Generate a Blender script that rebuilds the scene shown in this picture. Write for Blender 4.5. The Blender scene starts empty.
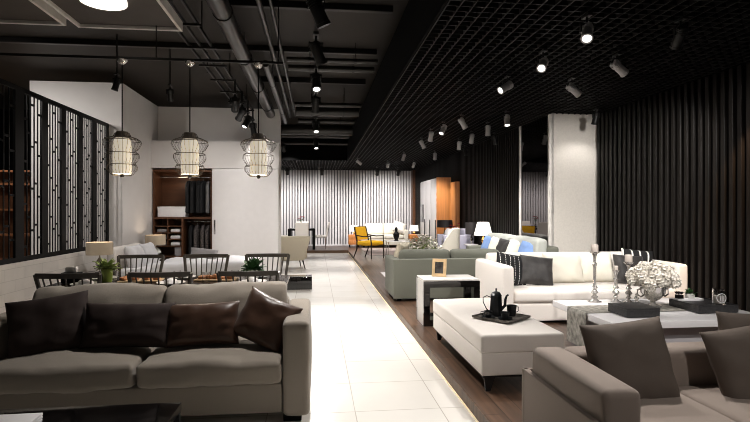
import bpy, math, random
from mathutils import Vector, Matrix, Euler, noise
random.seed(7)
PI = math.pi
SC = bpy.context.scene
COL = SC.collection
rnd = random.uniform

# ------------------------------------------------------------------ materials
def S(r, g, b):
    def c(x):
        x /= 255.0
        return x / 12.92 if x <= .04045 else ((x + .055) / 1.055) ** 2.4
    return (c(r), c(g), c(b), 1)

def mat(name, col, rough=.5, metal=0., vary=.12, scale=8., bump=0., bscale=60., stretch=(1, 1, 1), emit=None, estr=0., trans=0., ior=1.45, sheen=0., coat=0., spec=.5):
    m = bpy.data.materials.new(name)
    m.use_nodes = True
    nt = m.node_tree
    b = nt.nodes['Principled BSDF']
    b.inputs['Roughness'].default_value = rough
    b.inputs['Metallic'].default_value = metal
    b.inputs['Specular IOR Level'].default_value = spec
    b.inputs['IOR'].default_value = ior
    b.inputs['Transmission Weight'].default_value = trans
    b.inputs['Sheen Weight'].default_value = sheen
    b.inputs['Coat Weight'].default_value = coat
    tc = nt.nodes.new('ShaderNodeTexCoord')
    mp = nt.nodes.new('ShaderNodeMapping')
    mp.inputs['Scale'].default_value = stretch
    nt.links.new(tc.outputs['Object'], mp.inputs['Vector'])
    n = nt.nodes.new('ShaderNodeTexNoise')
    n.inputs['Scale'].default_value = scale
    n.inputs['Detail'].default_value = 5
    nt.links.new(mp.outputs[0], n.inputs['Vector'])
    r = nt.nodes.new('ShaderNodeMapRange')
    r.inputs['From Min'].default_value = .3
    r.inputs['From Max'].default_value = .7
    r.inputs['To Min'].default_value = 1 - vary
    r.inputs['To Max'].default_value = 1 + vary
    nt.links.new(n.outputs['Fac'], r.inputs['Value'])
    mx = nt.nodes.new('ShaderNodeMix')
    mx.data_type = 'RGBA'
    mx.blend_type = 'MULTIPLY'
    mx.inputs['Factor'].default_value = 1
    mx.inputs[6].default_value = col
    nt.links.new(r.outputs[0], mx.inputs[7])
    nt.links.new(mx.outputs[2], b.inputs['Base Color'])
    if bump:
        n2 = nt.nodes.new('ShaderNodeTexNoise')
        n2.inputs['Scale'].default_value = bscale
        n2.inputs['Detail'].default_value = 3
        nt.links.new(mp.outputs[0], n2.inputs['Vector'])
        bp = nt.nodes.new('ShaderNodeBump')
        bp.inputs['Strength'].default_value = bump
        bp.inputs['Distance'].default_value = .01
        nt.links.new(n2.outputs['Fac'], bp.inputs['Height'])
        nt.links.new(bp.outputs[0], b.inputs['Normal'])
    if emit:
        b.inputs['Emission Color'].default_value = emit
        b.inputs['Emission Strength'].default_value = estr
    return m

def brick_mat(name, c1, c2, mortar, bw, bh, ms, off=.5, rough=.3, swap=None, shift=(0, 0, 0), grain=0., gscale=(1, 30, 30), bump=.2, rvar=0.):
    """tiles, bricks or planks: swap gives the axis order fed to the pattern."""
    m = bpy.data.materials.new(name)
    m.use_nodes = True
    nt = m.node_tree
    b = nt.nodes['Principled BSDF']
    b.inputs['Roughness'].default_value = rough
    tc = nt.nodes.new('ShaderNodeTexCoord')
    sp = nt.nodes.new('ShaderNodeSeparateXYZ')
    cb = nt.nodes.new('ShaderNodeCombineXYZ')
    nt.links.new(tc.outputs['Object'], sp.inputs[0])
    for k, ax in enumerate(swap or 'XYZ'):
        nt.links.new(sp.outputs[ax], cb.inputs[k])
    mp = nt.nodes.new('ShaderNodeMapping')
    mp.inputs['Location'].default_value = shift
    nt.links.new(cb.outputs[0], mp.inputs['Vector'])
    t = nt.nodes.new('ShaderNodeTexBrick')
    t.offset = off
    t.inputs['Color1'].default_value = c1
    t.inputs['Color2'].default_value = c2
    t.inputs['Mortar'].default_value = mortar
    t.inputs['Scale'].default_value = 1
    t.inputs['Mortar Size'].default_value = ms
    t.inputs['Mortar Smooth'].default_value = .3
    t.inputs['Brick Width'].default_value = bw
    t.inputs['Row Height'].default_value = bh
    nt.links.new(mp.outputs[0], t.inputs['Vector'])
    out = t.outputs['Color']
    n = nt.nodes.new('ShaderNodeTexNoise')
    mp2 = nt.nodes.new('ShaderNodeMapping')
    mp2.inputs['Scale'].default_value = gscale
    nt.links.new(cb.outputs[0], mp2.inputs['Vector'])
    nt.links.new(mp2.outputs[0], n.inputs['Vector'])
    n.inputs['Scale'].default_value = 1
    n.inputs['Detail'].default_value = 6
    if grain:
        r = nt.nodes.new('ShaderNodeMapRange')
        r.inputs['From Min'].default_value = .3
        r.inputs['From Max'].default_value = .7
        r.inputs['To Min'].default_value = 1 - grain
        r.inputs['To Max'].default_value = 1 + grain
        nt.links.new(n.outputs['Fac'], r.inputs['Value'])
        mx = nt.nodes.new('ShaderNodeMix')
        mx.data_type = 'RGBA'
        mx.blend_type = 'MULTIPLY'
        mx.inputs['Factor'].default_value = 1
        nt.links.new(out, mx.inputs[6])
        nt.links.new(r.outputs[0], mx.inputs[7])
        out = mx.outputs[2]
    nt.links.new(out, b.inputs['Base Color'])
    if bump:
        bp = nt.nodes.new('ShaderNodeBump')
        bp.inputs['Strength'].default_value = bump
        bp.inputs['Distance'].default_value = .004
        bp.invert = True
        nt.links.new(t.outputs['Fac'], bp.inputs['Height'])
        nt.links.new(bp.outputs[0], b.inputs['Normal'])
    return m

def stripe_mat(name, base, line, period, width, axis='X', dash=0.):
    m = mat(name, base, .85, bump=.3, bscale=250)
    nt = m.node_tree
    b = nt.nodes['Principled BSDF']
    tc = nt.nodes.new('ShaderNodeTexCoord')
    sp = nt.nodes.new('ShaderNodeSeparateXYZ')
    nt.links.new(tc.outputs['Object'], sp.inputs[0])
    def band(ax, per, wd):
        a = nt.nodes.new('ShaderNodeMath'); a.operation = 'MULTIPLY'; a.inputs[1].default_value = 1 / per
        nt.links.new(sp.outputs[ax], a.inputs[0])
        f = nt.nodes.new('ShaderNodeMath'); f.operation = 'FRACT'
        nt.links.new(a.outputs[0], f.inputs[0])
        c = nt.nodes.new('ShaderNodeMath'); c.operation = 'LESS_THAN'; c.inputs[1].default_value = wd
        nt.links.new(f.outputs[0], c.inputs[0])
        return c.outputs[0]
    fac = band(axis, period, width)
    if dash:
        mu = nt.nodes.new('ShaderNodeMath'); mu.operation = 'MULTIPLY'
        nt.links.new(fac, mu.inputs[0])
        nt.links.new(band('Z', dash, .7), mu.inputs[1])
        fac = mu.outputs[0]
    mx = nt.nodes.new('ShaderNodeMix'); mx.data_type = 'RGBA'
    mx.inputs[6].default_value = base
    mx.inputs[7].default_value = line
    nt.links.new(fac, mx.inputs[0])
    nt.links.new(mx.outputs[2], b.inputs['Base Color'])
    return m

M = {}
M['tile'] = brick_mat('tile', S(240, 236, 230), S(236, 231, 224), S(196, 188, 178), .6, .6, .004, 0, .22, None, (-.27, .0, 0), .035, (2, 2, 2), .15)
M['walnut'] = brick_mat('walnut', S(98, 74, 58), S(62, 45, 35), S(26, 18, 14), 1.3, .13, .003, .37, .32, 'YXZ', (.2, -1.07, 0), .45, (1.6, 26, 26), .25)
M['riser'] = mat('riser', S(90, 68, 51), .45, vary=.45, scale=3, stretch=(1, 9, .6))
M['white_brick'] = brick_mat('white_brick', S(222, 216, 210), S(214, 208, 203), S(202, 196, 191), .42, .14, .004, .5, .7, 'YZX', (0, 0, 0), .05, (5, 5, 5), .5)
M['plaster'] = mat('plaster', S(214, 209, 206), .75, vary=.03, scale=3, bump=.05)
M['door_white'] = mat('door_white', S(222, 218, 217), .5, vary=.02)
M['warm_white'] = mat('warm_white', S(208, 202, 194), .7, vary=.05, scale=40)
M['black'] = mat('black', S(14, 13, 13), .5, vary=.1, spec=.15)
M['black_gloss'] = mat('black_gloss', S(14, 13, 13), .08, vary=.1, coat=.6)
M['dark_slat'] = mat('dark_slat', S(17, 14, 12), .5, spec=.2, vary=.25, scale=2, stretch=(6, 6, .3))
M['dark_back'] = mat('dark_back', S(7, 6, 6), .8, spec=.1)
M['wall_slat'] = mat('wall_slat', S(206, 203, 205), .5, vary=.03)
M['slat_gap'] = mat('slat_gap', S(112, 109, 112), .7)
M['ceiling'] = mat('ceiling', S(38, 33, 28), .6, spec=.3, vary=.3, scale=1.2, bump=.1, bscale=30)
M['ceil_black'] = mat('ceil_black', S(9, 9, 9), .9, spec=.05)
M['grid'] = mat('grid', S(19, 18, 18), .5, spec=.25)
M['pipe'] = mat('pipe', S(32, 29, 26), .3, .3, vary=.15)
M['tray'] = mat('tray', S(24, 22, 21), .4, .3)
M['panel'] = mat('panel', S(66, 58, 52), .6, vary=.08)
M['rim'] = mat('rim', S(225, 220, 214), .5)
M['lens'] = mat('lens', S(240, 240, 240), .3, emit=(1, .96, .9, 1), estr=5)
M['disc'] = mat('disc', S(250, 245, 235), .4, emit=(1, .93, .84, 1), estr=1.6)
M['spot_black'] = mat('spot_black', S(24, 24, 24), .4)
M['spot_grey'] = mat('spot_grey', S(190, 188, 188), .4)
M['mirror'] = mat('mirror', S(104, 100, 100), .02, 1, vary=.01)
M['taupe'] = mat('taupe', S(150, 140, 128), .9, vary=.06, scale=300, bump=.25, bscale=400, sheen=.2)
M['brown_fabric'] = mat('brown_fabric', S(140, 126, 116), .9, vary=.07, scale=260, bump=.3, bscale=420, sheen=.15)
M['brown_pillow'] = mat('brown_pillow', S(98, 87, 79), .9, vary=.08, scale=260, bump=.35, bscale=420)
M['white_fabric'] = mat('white_fabric', S(226, 219, 212), .85, vary=.03, scale=200, bump=.15, bscale=400, sheen=.1)
M['cream'] = mat('cream', S(226, 220, 206), .85, vary=.03, scale=200, bump=.15, bscale=400)
M['beige'] = mat('beige', S(196, 186, 166), .85, vary=.05, scale=150, bump=.15, bscale=400)
M['sage'] = mat('sage', S(106, 107, 97), .9, vary=.05, scale=200, bump=.2, bscale=400)
M['sage_light'] = mat('sage_light', S(176, 178, 172), .9, vary=.05, scale=200, bump=.2, bscale=400)
M['satin'] = mat('satin', S(74, 51, 38), .38, vary=.15, scale=5, sheen=.1)
M['dark_brown'] = mat('dark_brown', S(46, 33, 29), .8, vary=.12, scale=6)
M['velvet'] = mat('velvet', S(42, 39, 38), .6, vary=.5, scale=9, bump=.3, bscale=60, sheen=.1)
M['blue'] = mat('blue', S(120, 148, 196), .85, vary=.1)
M['lavender'] = mat('lavender', S(168, 166, 182), .85, vary=.05)
M['yellow'] = mat('yellow', S(226, 172, 18), .75, vary=.06)
M['stripe'] = stripe_mat('stripe', S(18, 18, 20), S(216, 214, 210), .062, .09, 'X', .03)
M['stripe_wide'] = stripe_mat('stripe_wide', S(14, 14, 15), S(206, 204, 200), .1, .2, 'X')
M['dark_wood'] = mat('dark_wood', S(52, 43, 38), .22, vary=.3, scale=3, stretch=(8, 8, 1))
M['chair_wood'] = mat('chair_wood', S(68, 64, 60), .38, vary=.2, scale=3, stretch=(6, 6, 1))
M['orange_wood'] = mat('orange_wood', S(206, 134, 74), .45, vary=.14, scale=2.5, stretch=(9, 9, .5))
M['closet_wood'] = mat('closet_wood', S(84, 51, 29), .45, vary=.18, scale=2.5, stretch=(1, 9, 9))
M['tan_wood'] = mat('tan_wood', S(196, 166, 126), .5, vary=.2, scale=6, stretch=(1, 8, 1))
M['steel'] = mat('steel', S(206, 203, 200), .2, 1, vary=.03)
M['satin_steel'] = mat('satin_steel', S(214, 210, 206), .5, .6, vary=.03)
M['chrome'] = mat('chrome', S(214, 210, 206), .14, .78, vary=.03)
M['dark_metal'] = mat('dark_metal', S(50, 50, 52), .35, .8)
M['gold'] = mat('gold', S(190, 150, 88), .25, 1)
M['marble'] = mat('marble', S(228, 224, 220), .2, vary=.05, scale=4)
M['lacquer'] = mat('lacquer', S(232, 229, 230), .25, vary=.01)
M['lacquer_grey'] = mat('lacquer_grey', S(186, 182, 186), .4, vary=.02)
M['stone_black'] = mat('stone_black', S(46, 45, 46), .45, vary=.35, scale=40, bump=.3, bscale=120)
M['tea_black'] = mat('tea_black', S(26, 28, 31), .3, vary=.1)
M['tray_dark'] = mat('tray_dark', S(98, 93, 87), .35, vary=.1)
M['candle'] = mat('candle', S(176, 166, 158), .6, vary=.06)
M['runner'] = mat('runner', S(140, 136, 128), .7, vary=.55, scale=22, bump=.3, bscale=80)
M['petal'] = mat('petal', S(236, 230, 220), .75, vary=.06, scale=30)
M['leaf'] = mat('leaf', S(66, 108, 48), .55, vary=.4, scale=30)
M['leaf_dark'] = mat('leaf_dark', S(40, 84, 36), .55, vary=.4, scale=30)
M['leaf_lime'] = mat('leaf_lime', S(168, 186, 116), .55, vary=.25, scale=30)
M['lime_pot'] = mat('lime_pot', S(142, 162, 74), .35, vary=.05)
M['porcelain'] = mat('porcelain', S(238, 236, 232), .2, vary=.02)
M['food'] = mat('food', S(176, 116, 74), .5, vary=.45, scale=25, bump=.5, bscale=40)
M['paper'] = mat('paper', S(226, 223, 224), .6, vary=.04)
M['grey_paper'] = mat('grey_paper', S(160, 156, 160), .6, vary=.1)
M['red'] = mat('red', S(176, 44, 62), .6, vary=.2)
M['rug'] = mat('rug', S(206, 188, 182), .95, vary=.25, scale=3, bump=.3, bscale=200)
M['red_rug'] = mat('red_rug', S(196, 92, 92), .95, vary=.4, scale=8)
M['duvet'] = mat('duvet', S(222, 220, 222), .85, vary=.03, bump=.2, bscale=14)
M['grey_fabric'] = mat('grey_fabric', S(142, 138, 138), .85, vary=.1)
M['coat_black'] = mat('coat_black', S(20, 20, 22), .85, vary=.2)
M['coat_grey'] = mat('coat_grey', S(104, 102, 102), .85, vary=.2)
M['dress'] = mat('dress', S(72, 66, 64), .8, vary=.85, scale=40)
M['shade_beige'] = mat('shade_beige', S(176, 160, 138), .8, vary=.06, emit=(1, .85, .66, 1), estr=.03)
M['shade_white'] = mat('shade_white', S(245, 242, 238), .8, vary=.02, emit=(1, .95, .9, 1), estr=.75)
M['shade_black'] = mat('shade_black', S(44, 40, 40), .6)
M['lantern'] = mat('lantern', S(240, 232, 214), .8, vary=.10, scale=3, stretch=(12, 12, .5), emit=(1, .88, .70, 1), estr=.42)
M['cap_mesh'] = mat('cap_mesh', S(112, 102, 92), .6, .2)
M['wire'] = mat('wire', S(80, 72, 64), .4, .5)
M['led'] = mat('led', S(255, 236, 196), .5, emit=(1, .86, .6, 1), estr=.28)
M['glass'] = mat('glass', (1, 1, 1, 1), .02, trans=1, vary=0, ior=1.45)
M['photo'] = mat('photo', S(70, 66, 64), .3, vary=.9, scale=14)
M['warm_wall'] = mat('warm_wall', S(120, 92, 66), .7, vary=.2)

# ------------------------------------------------------------------ geometry
class MB:
    def __init__(s):
        s.v = []; s.f = []
    def add(s, vs, fs, mtx=None):
        o = len(s.v)
        s.v += [tuple(mtx @ Vector(p)) if mtx else tuple(p) for p in vs]
        s.f += [tuple(i + o for i in f) for f in fs]
        return s
    def box(s, x0, x1, y0, y1, z0, z1, mtx=None):
        vs = [(x, y, z) for z in (z0, z1) for y in (y0, y1) for x in (x0, x1)]
        return s.add(vs, [(0, 2, 3, 1), (4, 5, 7, 6), (0, 1, 5, 4), (2, 6, 7, 3), (0, 4, 6, 2), (1, 3, 7, 5)], mtx)
    def rbox(s, x0, x1, y0, y1, z0, z1, r=.02, n=4, puff=(0, 0, 0), wob=0., seed=0, m=2, mtx=None, fn=None):
        c = ((x0 + x1) / 2, (y0 + y1) / 2, (z0 + z1) / 2)
        h = ((x1 - x0) / 2, (y1 - y0) / 2, (z1 - z0) / 2)
        r = min(r, min(h) * .999)
        ax = []
        for k in range(3):
            q = h[k] - r
            t = [-h[k] + r * (1 - math.cos(PI / 4 * i / m)) if 0 else -h[k] + r * i / (m) for i in range(m)]
            mid = [-q + 2 * q * i / n for i in range(n + 1)]
            ax.append(t + mid + [-a for a in reversed(t)])
        N = len(ax[0]) - 1
        idx = {}; vs = []; fs = []
        def vert(i, j, k):
            key = (i, j, k)
            if key not in idx:
                p = [ax[0][i], ax[1][j], ax[2][k]]
                inn = [max(-(h[a] - r), min(h[a] - r, p[a])) for a in range(3)]
                d = Vector([p[a] - inn[a] for a in range(3)])
                if d.length > 1e-9:
                    d = d.normalized() * r
                q = [inn[a] + d[a] for a in range(3)]
                u = [q[a] / h[a] for a in range(3)]
                for a in range(3):
                    if puff[a]:
                        b1, b2 = (a + 1) % 3, (a + 2) % 3
                        q[a] += puff[a] * u[a] * max(0, 1 - u[b1] ** 2) ** .7 * max(0, 1 - u[b2] ** 2) ** .7
                if wob:
                    w = noise.noise_vector(Vector((q[0] * 4 + seed * 7.3, q[1] * 4, q[2] * 4)))
                    w2 = noise.noise_vector(Vector((q[0] * 13 + seed * 3.3, q[1] * 13, q[2] * 13)))
                    q = [q[a] + wob * (w[a] + .5 * w2[a]) for a in range(3)]
                p3 = (q[0] + c[0], q[1] + c[1], q[2] + c[2])
                if fn:
                    p3 = fn(*p3)
                idx[key] = len(vs); vs.append(p3)
            return idx[key]
        for a in range(N):
            for b in range(N):
                fs.append((vert(a, b, 0), vert(a, b + 1, 0), vert(a + 1, b + 1, 0), vert(a + 1, b, 0)))
                fs.append((vert(a, b, N), vert(a + 1, b, N), vert(a + 1, b + 1, N), vert(a, b + 1, N)))
                fs.append((vert(a, 0, b), vert(a + 1, 0, b), vert(a + 1, 0, b + 1), vert(a, 0, b + 1)))
                fs.append((vert(a, N, b), vert(a, N, b + 1), vert(a + 1, N, b + 1), vert(a + 1, N, b)))
                fs.append((vert(0, a, b), vert(0, a, b + 1), vert(0, a + 1, b + 1), vert(0, a + 1, b)))
                fs.append((vert(N, a, b), vert(N, a + 1, b), vert(N, a + 1, b + 1), vert(N, a, b + 1)))
        return s.add(vs, fs, mtx)
    def cyl(s, p0, p1, r0, r1=None, seg=12, cap=True):
        r1 = r0 if r1 is None else r1
        p0 = Vector(p0); p1 = Vector(p1)
        d = (p1 - p0).normalized()
        up = Vector((0, 0, 1)) if abs(d.z) < .95 else Vector((1, 0, 0))
        a = d.cross(up).normalized(); b = d.cross(a)
        vs = []
        for p, r in ((p0, r0), (p1, r1)):
            for i in range(seg):
                t = 2 * PI * i / seg
                vs.append(p + a * (r * math.cos(t)) + b * (r * math.sin(t)))
        fs = [(i, (i + 1) % seg, seg + (i + 1) % seg, seg + i) for i in range(seg)]
        if cap:
            fs += [tuple(range(seg - 1, -1, -1)), tuple(range(seg, 2 * seg))]
        return s.add(vs, fs)
    def tube(s, pts, r, seg=6, close=False):
        pts = [Vector(p) for p in pts]
        n = len(pts)
        vs = []; fs = []
        rs = r if isinstance(r, (list, tuple)) else [r] * n
        pa = None
        for k, p in enumerate(pts):
            if close:
                d = (pts[(k + 1) % n] - pts[k - 1]).normalized()
            else:
                d = (pts[min(k + 1, n - 1)] - pts[max(k - 1, 0)]).normalized()
            if pa is None:
                up = Vector((0, 0, 1)) if abs(d.z) < .9 else Vector((1, 0, 0))
                a = d.cross(up).normalized()
            else:
                a = (pa - d * pa.dot(d)).normalized()
            pa = a
            b = d.cross(a)
            for i in range(seg):
                t = 2 * PI * i / seg
                vs.append(p + a * (rs[k] * math.cos(t)) + b * (rs[k] * math.sin(t)))
        for k in range(n if close else n - 1):
            k2 = (k + 1) % n
            for i in range(seg):
                fs.append((k * seg + i, k * seg + (i + 1) % seg, k2 * seg + (i + 1) % seg, k2 * seg + i))
        if not close:
            fs += [tuple(range(seg - 1, -1, -1)), tuple(range((n - 1) * seg, n * seg))]
        return s.add(vs, fs)
    def lathe(s, prof, c=(0, 0, 0), seg=20, mtx=None):
        vs = []; fs = []
        n = len(prof)
        for (r, z) in prof:
            for i in range(seg):
                t = 2 * PI * i / seg
                vs.append((c[0] + r * math.cos(t), c[1] + r * math.sin(t), c[2] + z))
        for k in range(n - 1):
            for i in range(seg):
                fs.append((k * seg + i, k * seg + (i + 1) % seg, (k + 1) * seg + (i + 1) % seg, (k + 1) * seg + i))
        if prof[0][0] > 1e-5:
            fs.append(tuple(range(seg - 1, -1, -1)))
        if prof[-1][0] > 1e-5:
            fs.append(tuple(range((n - 1) * seg, n * seg)))
        return s.add(vs, fs, mtx)
    def ball(s, c, r, seg=10, sc=(1, 1, 1)):
        pr = [(max(1e-6, math.sin(PI * k / (seg // 2 + 1))), -math.cos(PI * k / (seg // 2 + 1))) for k in range(seg // 2 + 2)]
        vs = []; o = MB().lathe(pr, (0, 0, 0), seg)
        return s.add([(c[0] + p[0] * r * sc[0], c[1] + p[1] * r * sc[1], c[2] + p[2] * r * sc[2]) for p in o.v], o.f)
    def prism(s, pts, z0, z1, mtx=None):
        n = len(pts)
        vs = [(x, y, z0) for x, y in pts] + [(x, y, z1) for x, y in pts]
        fs = [tuple(range(n - 1, -1, -1)), tuple(range(n, 2 * n))] + [(i, (i + 1) % n, n + (i + 1) % n, n + i) for i in range(n)]
        return s.add(vs, fs, mtx)
    def leaf(s, base, d, L, w, up=(0, 0, 1), bend=.3, th=.0012):
        """a curved leaf blade with a little thickness"""
        d = Vector(d).normalized(); side = d.cross(Vector(up))
        side = side.normalized() if side.length > 1e-4 else Vector((1, 0, 0))
        nn = side.cross(d).normalized()
        rows = []
        for k in range(5):
            t = k / 4
            ww = w * math.sin(PI * min(.97, .08 + .9 * t)) * .5
            p = Vector(base) + d * (L * t) - nn * (bend * L * t * t)
            rows.append((p - side * ww, p + nn * (-.15 * w), p + side * ww))
        vs = [q for r_ in rows for q in r_]
        n = len(vs)
        vs = vs + [q - nn * th for q in vs]
        fs = []
        for k in range(4):
            for i in range(2):
                a = k * 3 + i
                fs.append((a, a + 1, a + 4, a + 3))
                fs.append((n + a, n + a + 3, n + a + 4, n + a + 1))
        return s.add(vs, fs)
    def build(s, name, m, parent=None, smooth=True, angle=40):
        me = bpy.data.meshes.new(name)
        me.from_pydata([tuple(p) for p in s.v], [], s.f)
        me.materials.append(M[m] if isinstance(m, str) else m)
        if smooth:
            me.polygons.foreach_set('use_smooth', [True] * len(me.polygons))
            try:
                me.set_sharp_from_angle(angle=math.radians(angle))
            except Exception:
                pass
        me.update()
        o = bpy.data.objects.new(name, me)
        COL.objects.link(o)
        if parent:
            o.parent = parent
        return o

def tag(o, label, cat, group=None, kind=None):
    o['label'] = label; o['category'] = cat
    if group: o['group'] = group
    if kind: o['kind'] = kind
    return o
def thing(name, label, cat, loc=(0, 0, 0), rz=0, group=None):
    o = bpy.data.objects.new(name, None)
    COL.objects.link(o)
    o.empty_display_size = .1
    o.location = loc; o.rotation_euler = (0, 0, rz)
    return tag(o, label, cat, group)
def struct(name, mb, m, label=None, smooth=False, loc=None):
    o = mb.build(name, m, None, smooth)
    o['kind'] = 'structure'
    o['label'] = label or name.replace('_', ' ') + ' of the showroom'
    o['category'] = name.split('_')[0]
    return o
def dup(root, loc, rz, label, group=None, rot=None):
    r = root.copy(); COL.objects.link(r)
    r.location = loc; r.rotation_euler = rot or (0, 0, rz)
    r['label'] = label
    if group: r['group'] = group
    for ch in list(root.children):
        c = ch.copy(); COL.objects.link(c); c.parent = r
        for g in list(ch.children):
            d = g.copy(); COL.objects.link(d); d.parent = c
    return r

PL = .09     # platform height
RX = 4.47    # near dark wall
FX = 3.69    # far dark wall
CZ = 2.92    # open grid ceiling
HZ = 3.85    # high dark ceiling
BY = 19.6    # back wall

# ------------------------------------------------------------------ setting
struct('floor', MB().box(-9, 1.07, -3, 20.2, -.1, 0), 'tile', 'cream square tiled floor of the aisle and the left rooms')
struct('platform_top', MB().box(1.072, 5, -3, 20.2, -.1, PL).box(-6, 1.072, 17.25, 20.2, -.02, PL), 'walnut', 'raised walnut plank platform along the right of the aisle')
struct('trim_1', MB().box(1.058, 1.072, -3, 17.25, 0.012, PL + .001).box(-6, 1.072, 17.236, 17.25, .001, PL + .001), 'riser', 'wooden riser edging the walnut platform')
struct('trim_2', MB().box(1.05, 1.058, -3, 17.24, 0.001, .011), 'led', 'thin glowing light strip at the foot of the platform edge')
bw = MB().box(-6, 5, BY + .05, BY + .25, 0, HZ)
struct('wall_back', bw, 'slat_gap', 'far wall backing behind the white vertical slats')
sl = MB(); x = -5.9
while x < 3.9:
    sl.box(x, x + .062, BY - .03, BY + .06, PL, CZ); x += .105
struct('trim_3', sl, 'wall_slat', 'white vertical slats of the far wall')
struct('trim_4', MB().box(3.60, 3.70, BY - .4, BY - .05, PL, CZ), 'closet_wood', 'dark wooden post at the right end of the far wall')
struct('trim_5', MB().rbox(-6, 5, BY - .045, BY - .031, PL, PL + .05, .005, 1), 'wall_slat', 'low skirting of the far wall')
# right walls
def slats(x, y0, y1, z0, z1, per, w, d):
    b = MB(); y = y0
    while y < y1 - w:
        b.rbox(x - d, x, y, y + w, z0, z1, .006, 1, m=1); y += per
    return b
struct('wall_right', MB().box(RX, RX + .2, -3, 7.86, 0, HZ), 'dark_back', 'dark backing of the slatted wall on the near right')
struct('trim_6', slats(RX, -1, 7.84, PL, CZ, .115, .055, .05), 'dark_slat', 'dark brown vertical slats on the near right wall')
struct('wall_column', MB().box(FX + .004, RX + .2, 7.86, 8.1, 0, HZ), 'warm_white', 'pale plastered return of the right wall facing the camera')
struct('wall_right_far', MB().box(FX + .05, FX + .25, 8.1, BY + .2, 0, HZ), 'dark_back', 'dark backing of the slatted wall on the far right')
struct('trim_7', slats(FX + .05, 9.2, BY - .2, PL, CZ, .105, .05, .045), 'dark_slat', 'dark vertical slats on the far right wall')
# mirror panel
t = thing('wall_mirror', 'tall dark tinted mirror panel with white edge strips beside pale wall return', 'mirror', (FX, 8.48, PL))
MB().box(-.012, .05, -.56, .56, 0, CZ - PL).build('mirror_glass', 'mirror', t, False)
for y in (-.6, .58):
    MB().rbox(-.03, .05, y - .02, y + .04, 0, CZ - PL, .004, 1, m=1).build('edge_strip', 'rim', t)
# left walls
LX = -3.6
struct('wall_left', MB().box(LX - .16, LX, -1, 9.67, 0, .76), 'white_brick', 'low white brick wall under the lattice screens')
struct('wall_left_return', MB().box(-4.95, -3.41, 9.68, 9.86, 0, 3.66).box(-3.6, -3.41, 9.86, 11.95, 0, 3.66), 'plaster', 'white plaster wall behind and beside the lattice screens')
cl = MB()
cl.box(-3.41, -2.17, 11.3, 11.42, 2.29, 2.86).box(-2.17, -.79, 11.3, 11.42, 2.29, 2.86).box(-3.41, -.79, 11.42, 11.78, 2.78, 2.86)
cl.box(-3.41, -.79, 11.77, 11.95, 2.86, 3.66).box(-3.41, -.79, 12.0, 12.1, 0, 2.86).box(-.86, -.79, 11.36, 12.0, 0, 2.78)
struct('wall_closet', cl, 'plaster', 'white wall with ledge above the closet')
struct('wall_left_outer', MB().box(-8.6, -8.4, -3, 13.6, 0, HZ).box(-8.6, -3.6, 13.5, 13.7, 0, HZ), 'dark_back', 'dark outer wall of the room behind the lattice')
struct('wall_left_far', MB().box(-6.1, -5.95, 12, BY, 0, HZ), 'plaster', 'white side wall of the far dining corner')
wf = MB()
for q in range(8):
    x = -8.2 + q * 1.87
    wf.box(x - .04, x + .04, -3.08, -3, 0, 3.3)
wf.box(-8.24, 4.9, -3.08, -3, 3.22, 3.3)
struct('window_fill', wf, 'black', 'unseen black framed shop window added for fill light behind the camera')  # unseen glazing frame, added as an opening for soft front fill
struct('wall_behind', MB().box(-9, 5, -3.2, -3, 3.3, HZ), 'plaster', 'wall over the added shop window at the near end')
# ceilings
struct('ceiling', MB().box(-9, 5, -3, BY + .3, HZ, HZ + .1), 'ceiling', 'high dark exposed ceiling over the aisle')
g = MB(); x = .97
while x < RX:
    g.box(x - .003, x + .003, -1.5, BY, CZ, CZ + .04); x += .1
y = -1.5
while y < BY:
    g.box(.95, RX, y - .003, y + .003, CZ + .002, CZ + .04); y += .1
x = -6
while x < .93:
    g.box(x - .006, x + .006, 15.6, BY, CZ, CZ + .05); x += .1
y = 15.6
while y < BY:
    g.box(-6, .95, y - .006, y + .006, CZ + .002, CZ + .05); y += .1
struct('ceiling_grid', g, 'grid', 'black open cell grid ceiling over the platform')
struct('ceiling_black', MB().box(.95, RX + .2, -3, BY, 3.4, 3.44).box(-6, .95, 15.6, BY, 3.4, 3.44), 'ceil_black', 'black soffit above the open grid')
struct('trim_8', MB().box(.925, .95, -3, 15.6, CZ - .02, 3.5).box(-6, .95, 15.57, 15.6, CZ - .02, 3.5), 'ceil_black', 'black edge fascia of the grid ceiling')
# seams and beams of the high ceiling
for k, (yy, zz, x0, x1) in enumerate(((7.9, 3.8, -9, .92), (6.2, 3.8, -1.0, .92), (9.7, 3.78, -1.0, .92))):
    o = struct('beam', MB().rbox(x0, x1, yy - .035, yy + .035, zz - .03, HZ, .008, 1), 'tray', ('dark beam across the left ceiling above the pendants', 'dark beam crossing the aisle ceiling nearest the camera', 'dark beam crossing the aisle ceiling farther in')[k])

# ------------------------------------------------------------------ ceiling services
def pipe_run(label, pts, r, name='ceiling_pipe', m='pipe', group=None, bands=True):
    t = thing(name, label, 'pipe', pts[0], 0, group)
    o = Vector(pts[0])
    P = [Vector(p) - o for p in pts]
    MB().tube(P, r, 14).build('pipe_body', m, t)
    if bands:
        d = P[-1] - P[0]; n = max(2, int(d.length / 1.6))
        for k in range(n):
            p = P[0] + d * ((k + .5) / n)
            MB().cyl(p - d.normalized() * .02, p + d.normalized() * .02, r * 1.1, seg=14).build('clamp', 'tray', t)
            MB().cyl(p + Vector((0, 0, r)), (p.x, p.y, HZ - o.z), .006, seg=6).build('hanger_rod', 'tray', t)
    return t
pipe_run('large round duct running above the left edge of the aisle', [(-.98, 1.5, 3.5), (-.98, 11.5, 3.5)], .10, 'air_duct')
pipe_run('thin conduit running beside the large duct, aisle side', [(-.60, 1.5, 3.6), (-.60, 12.4, 3.6)], .03, 'conduit', 'pipe')
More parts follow.
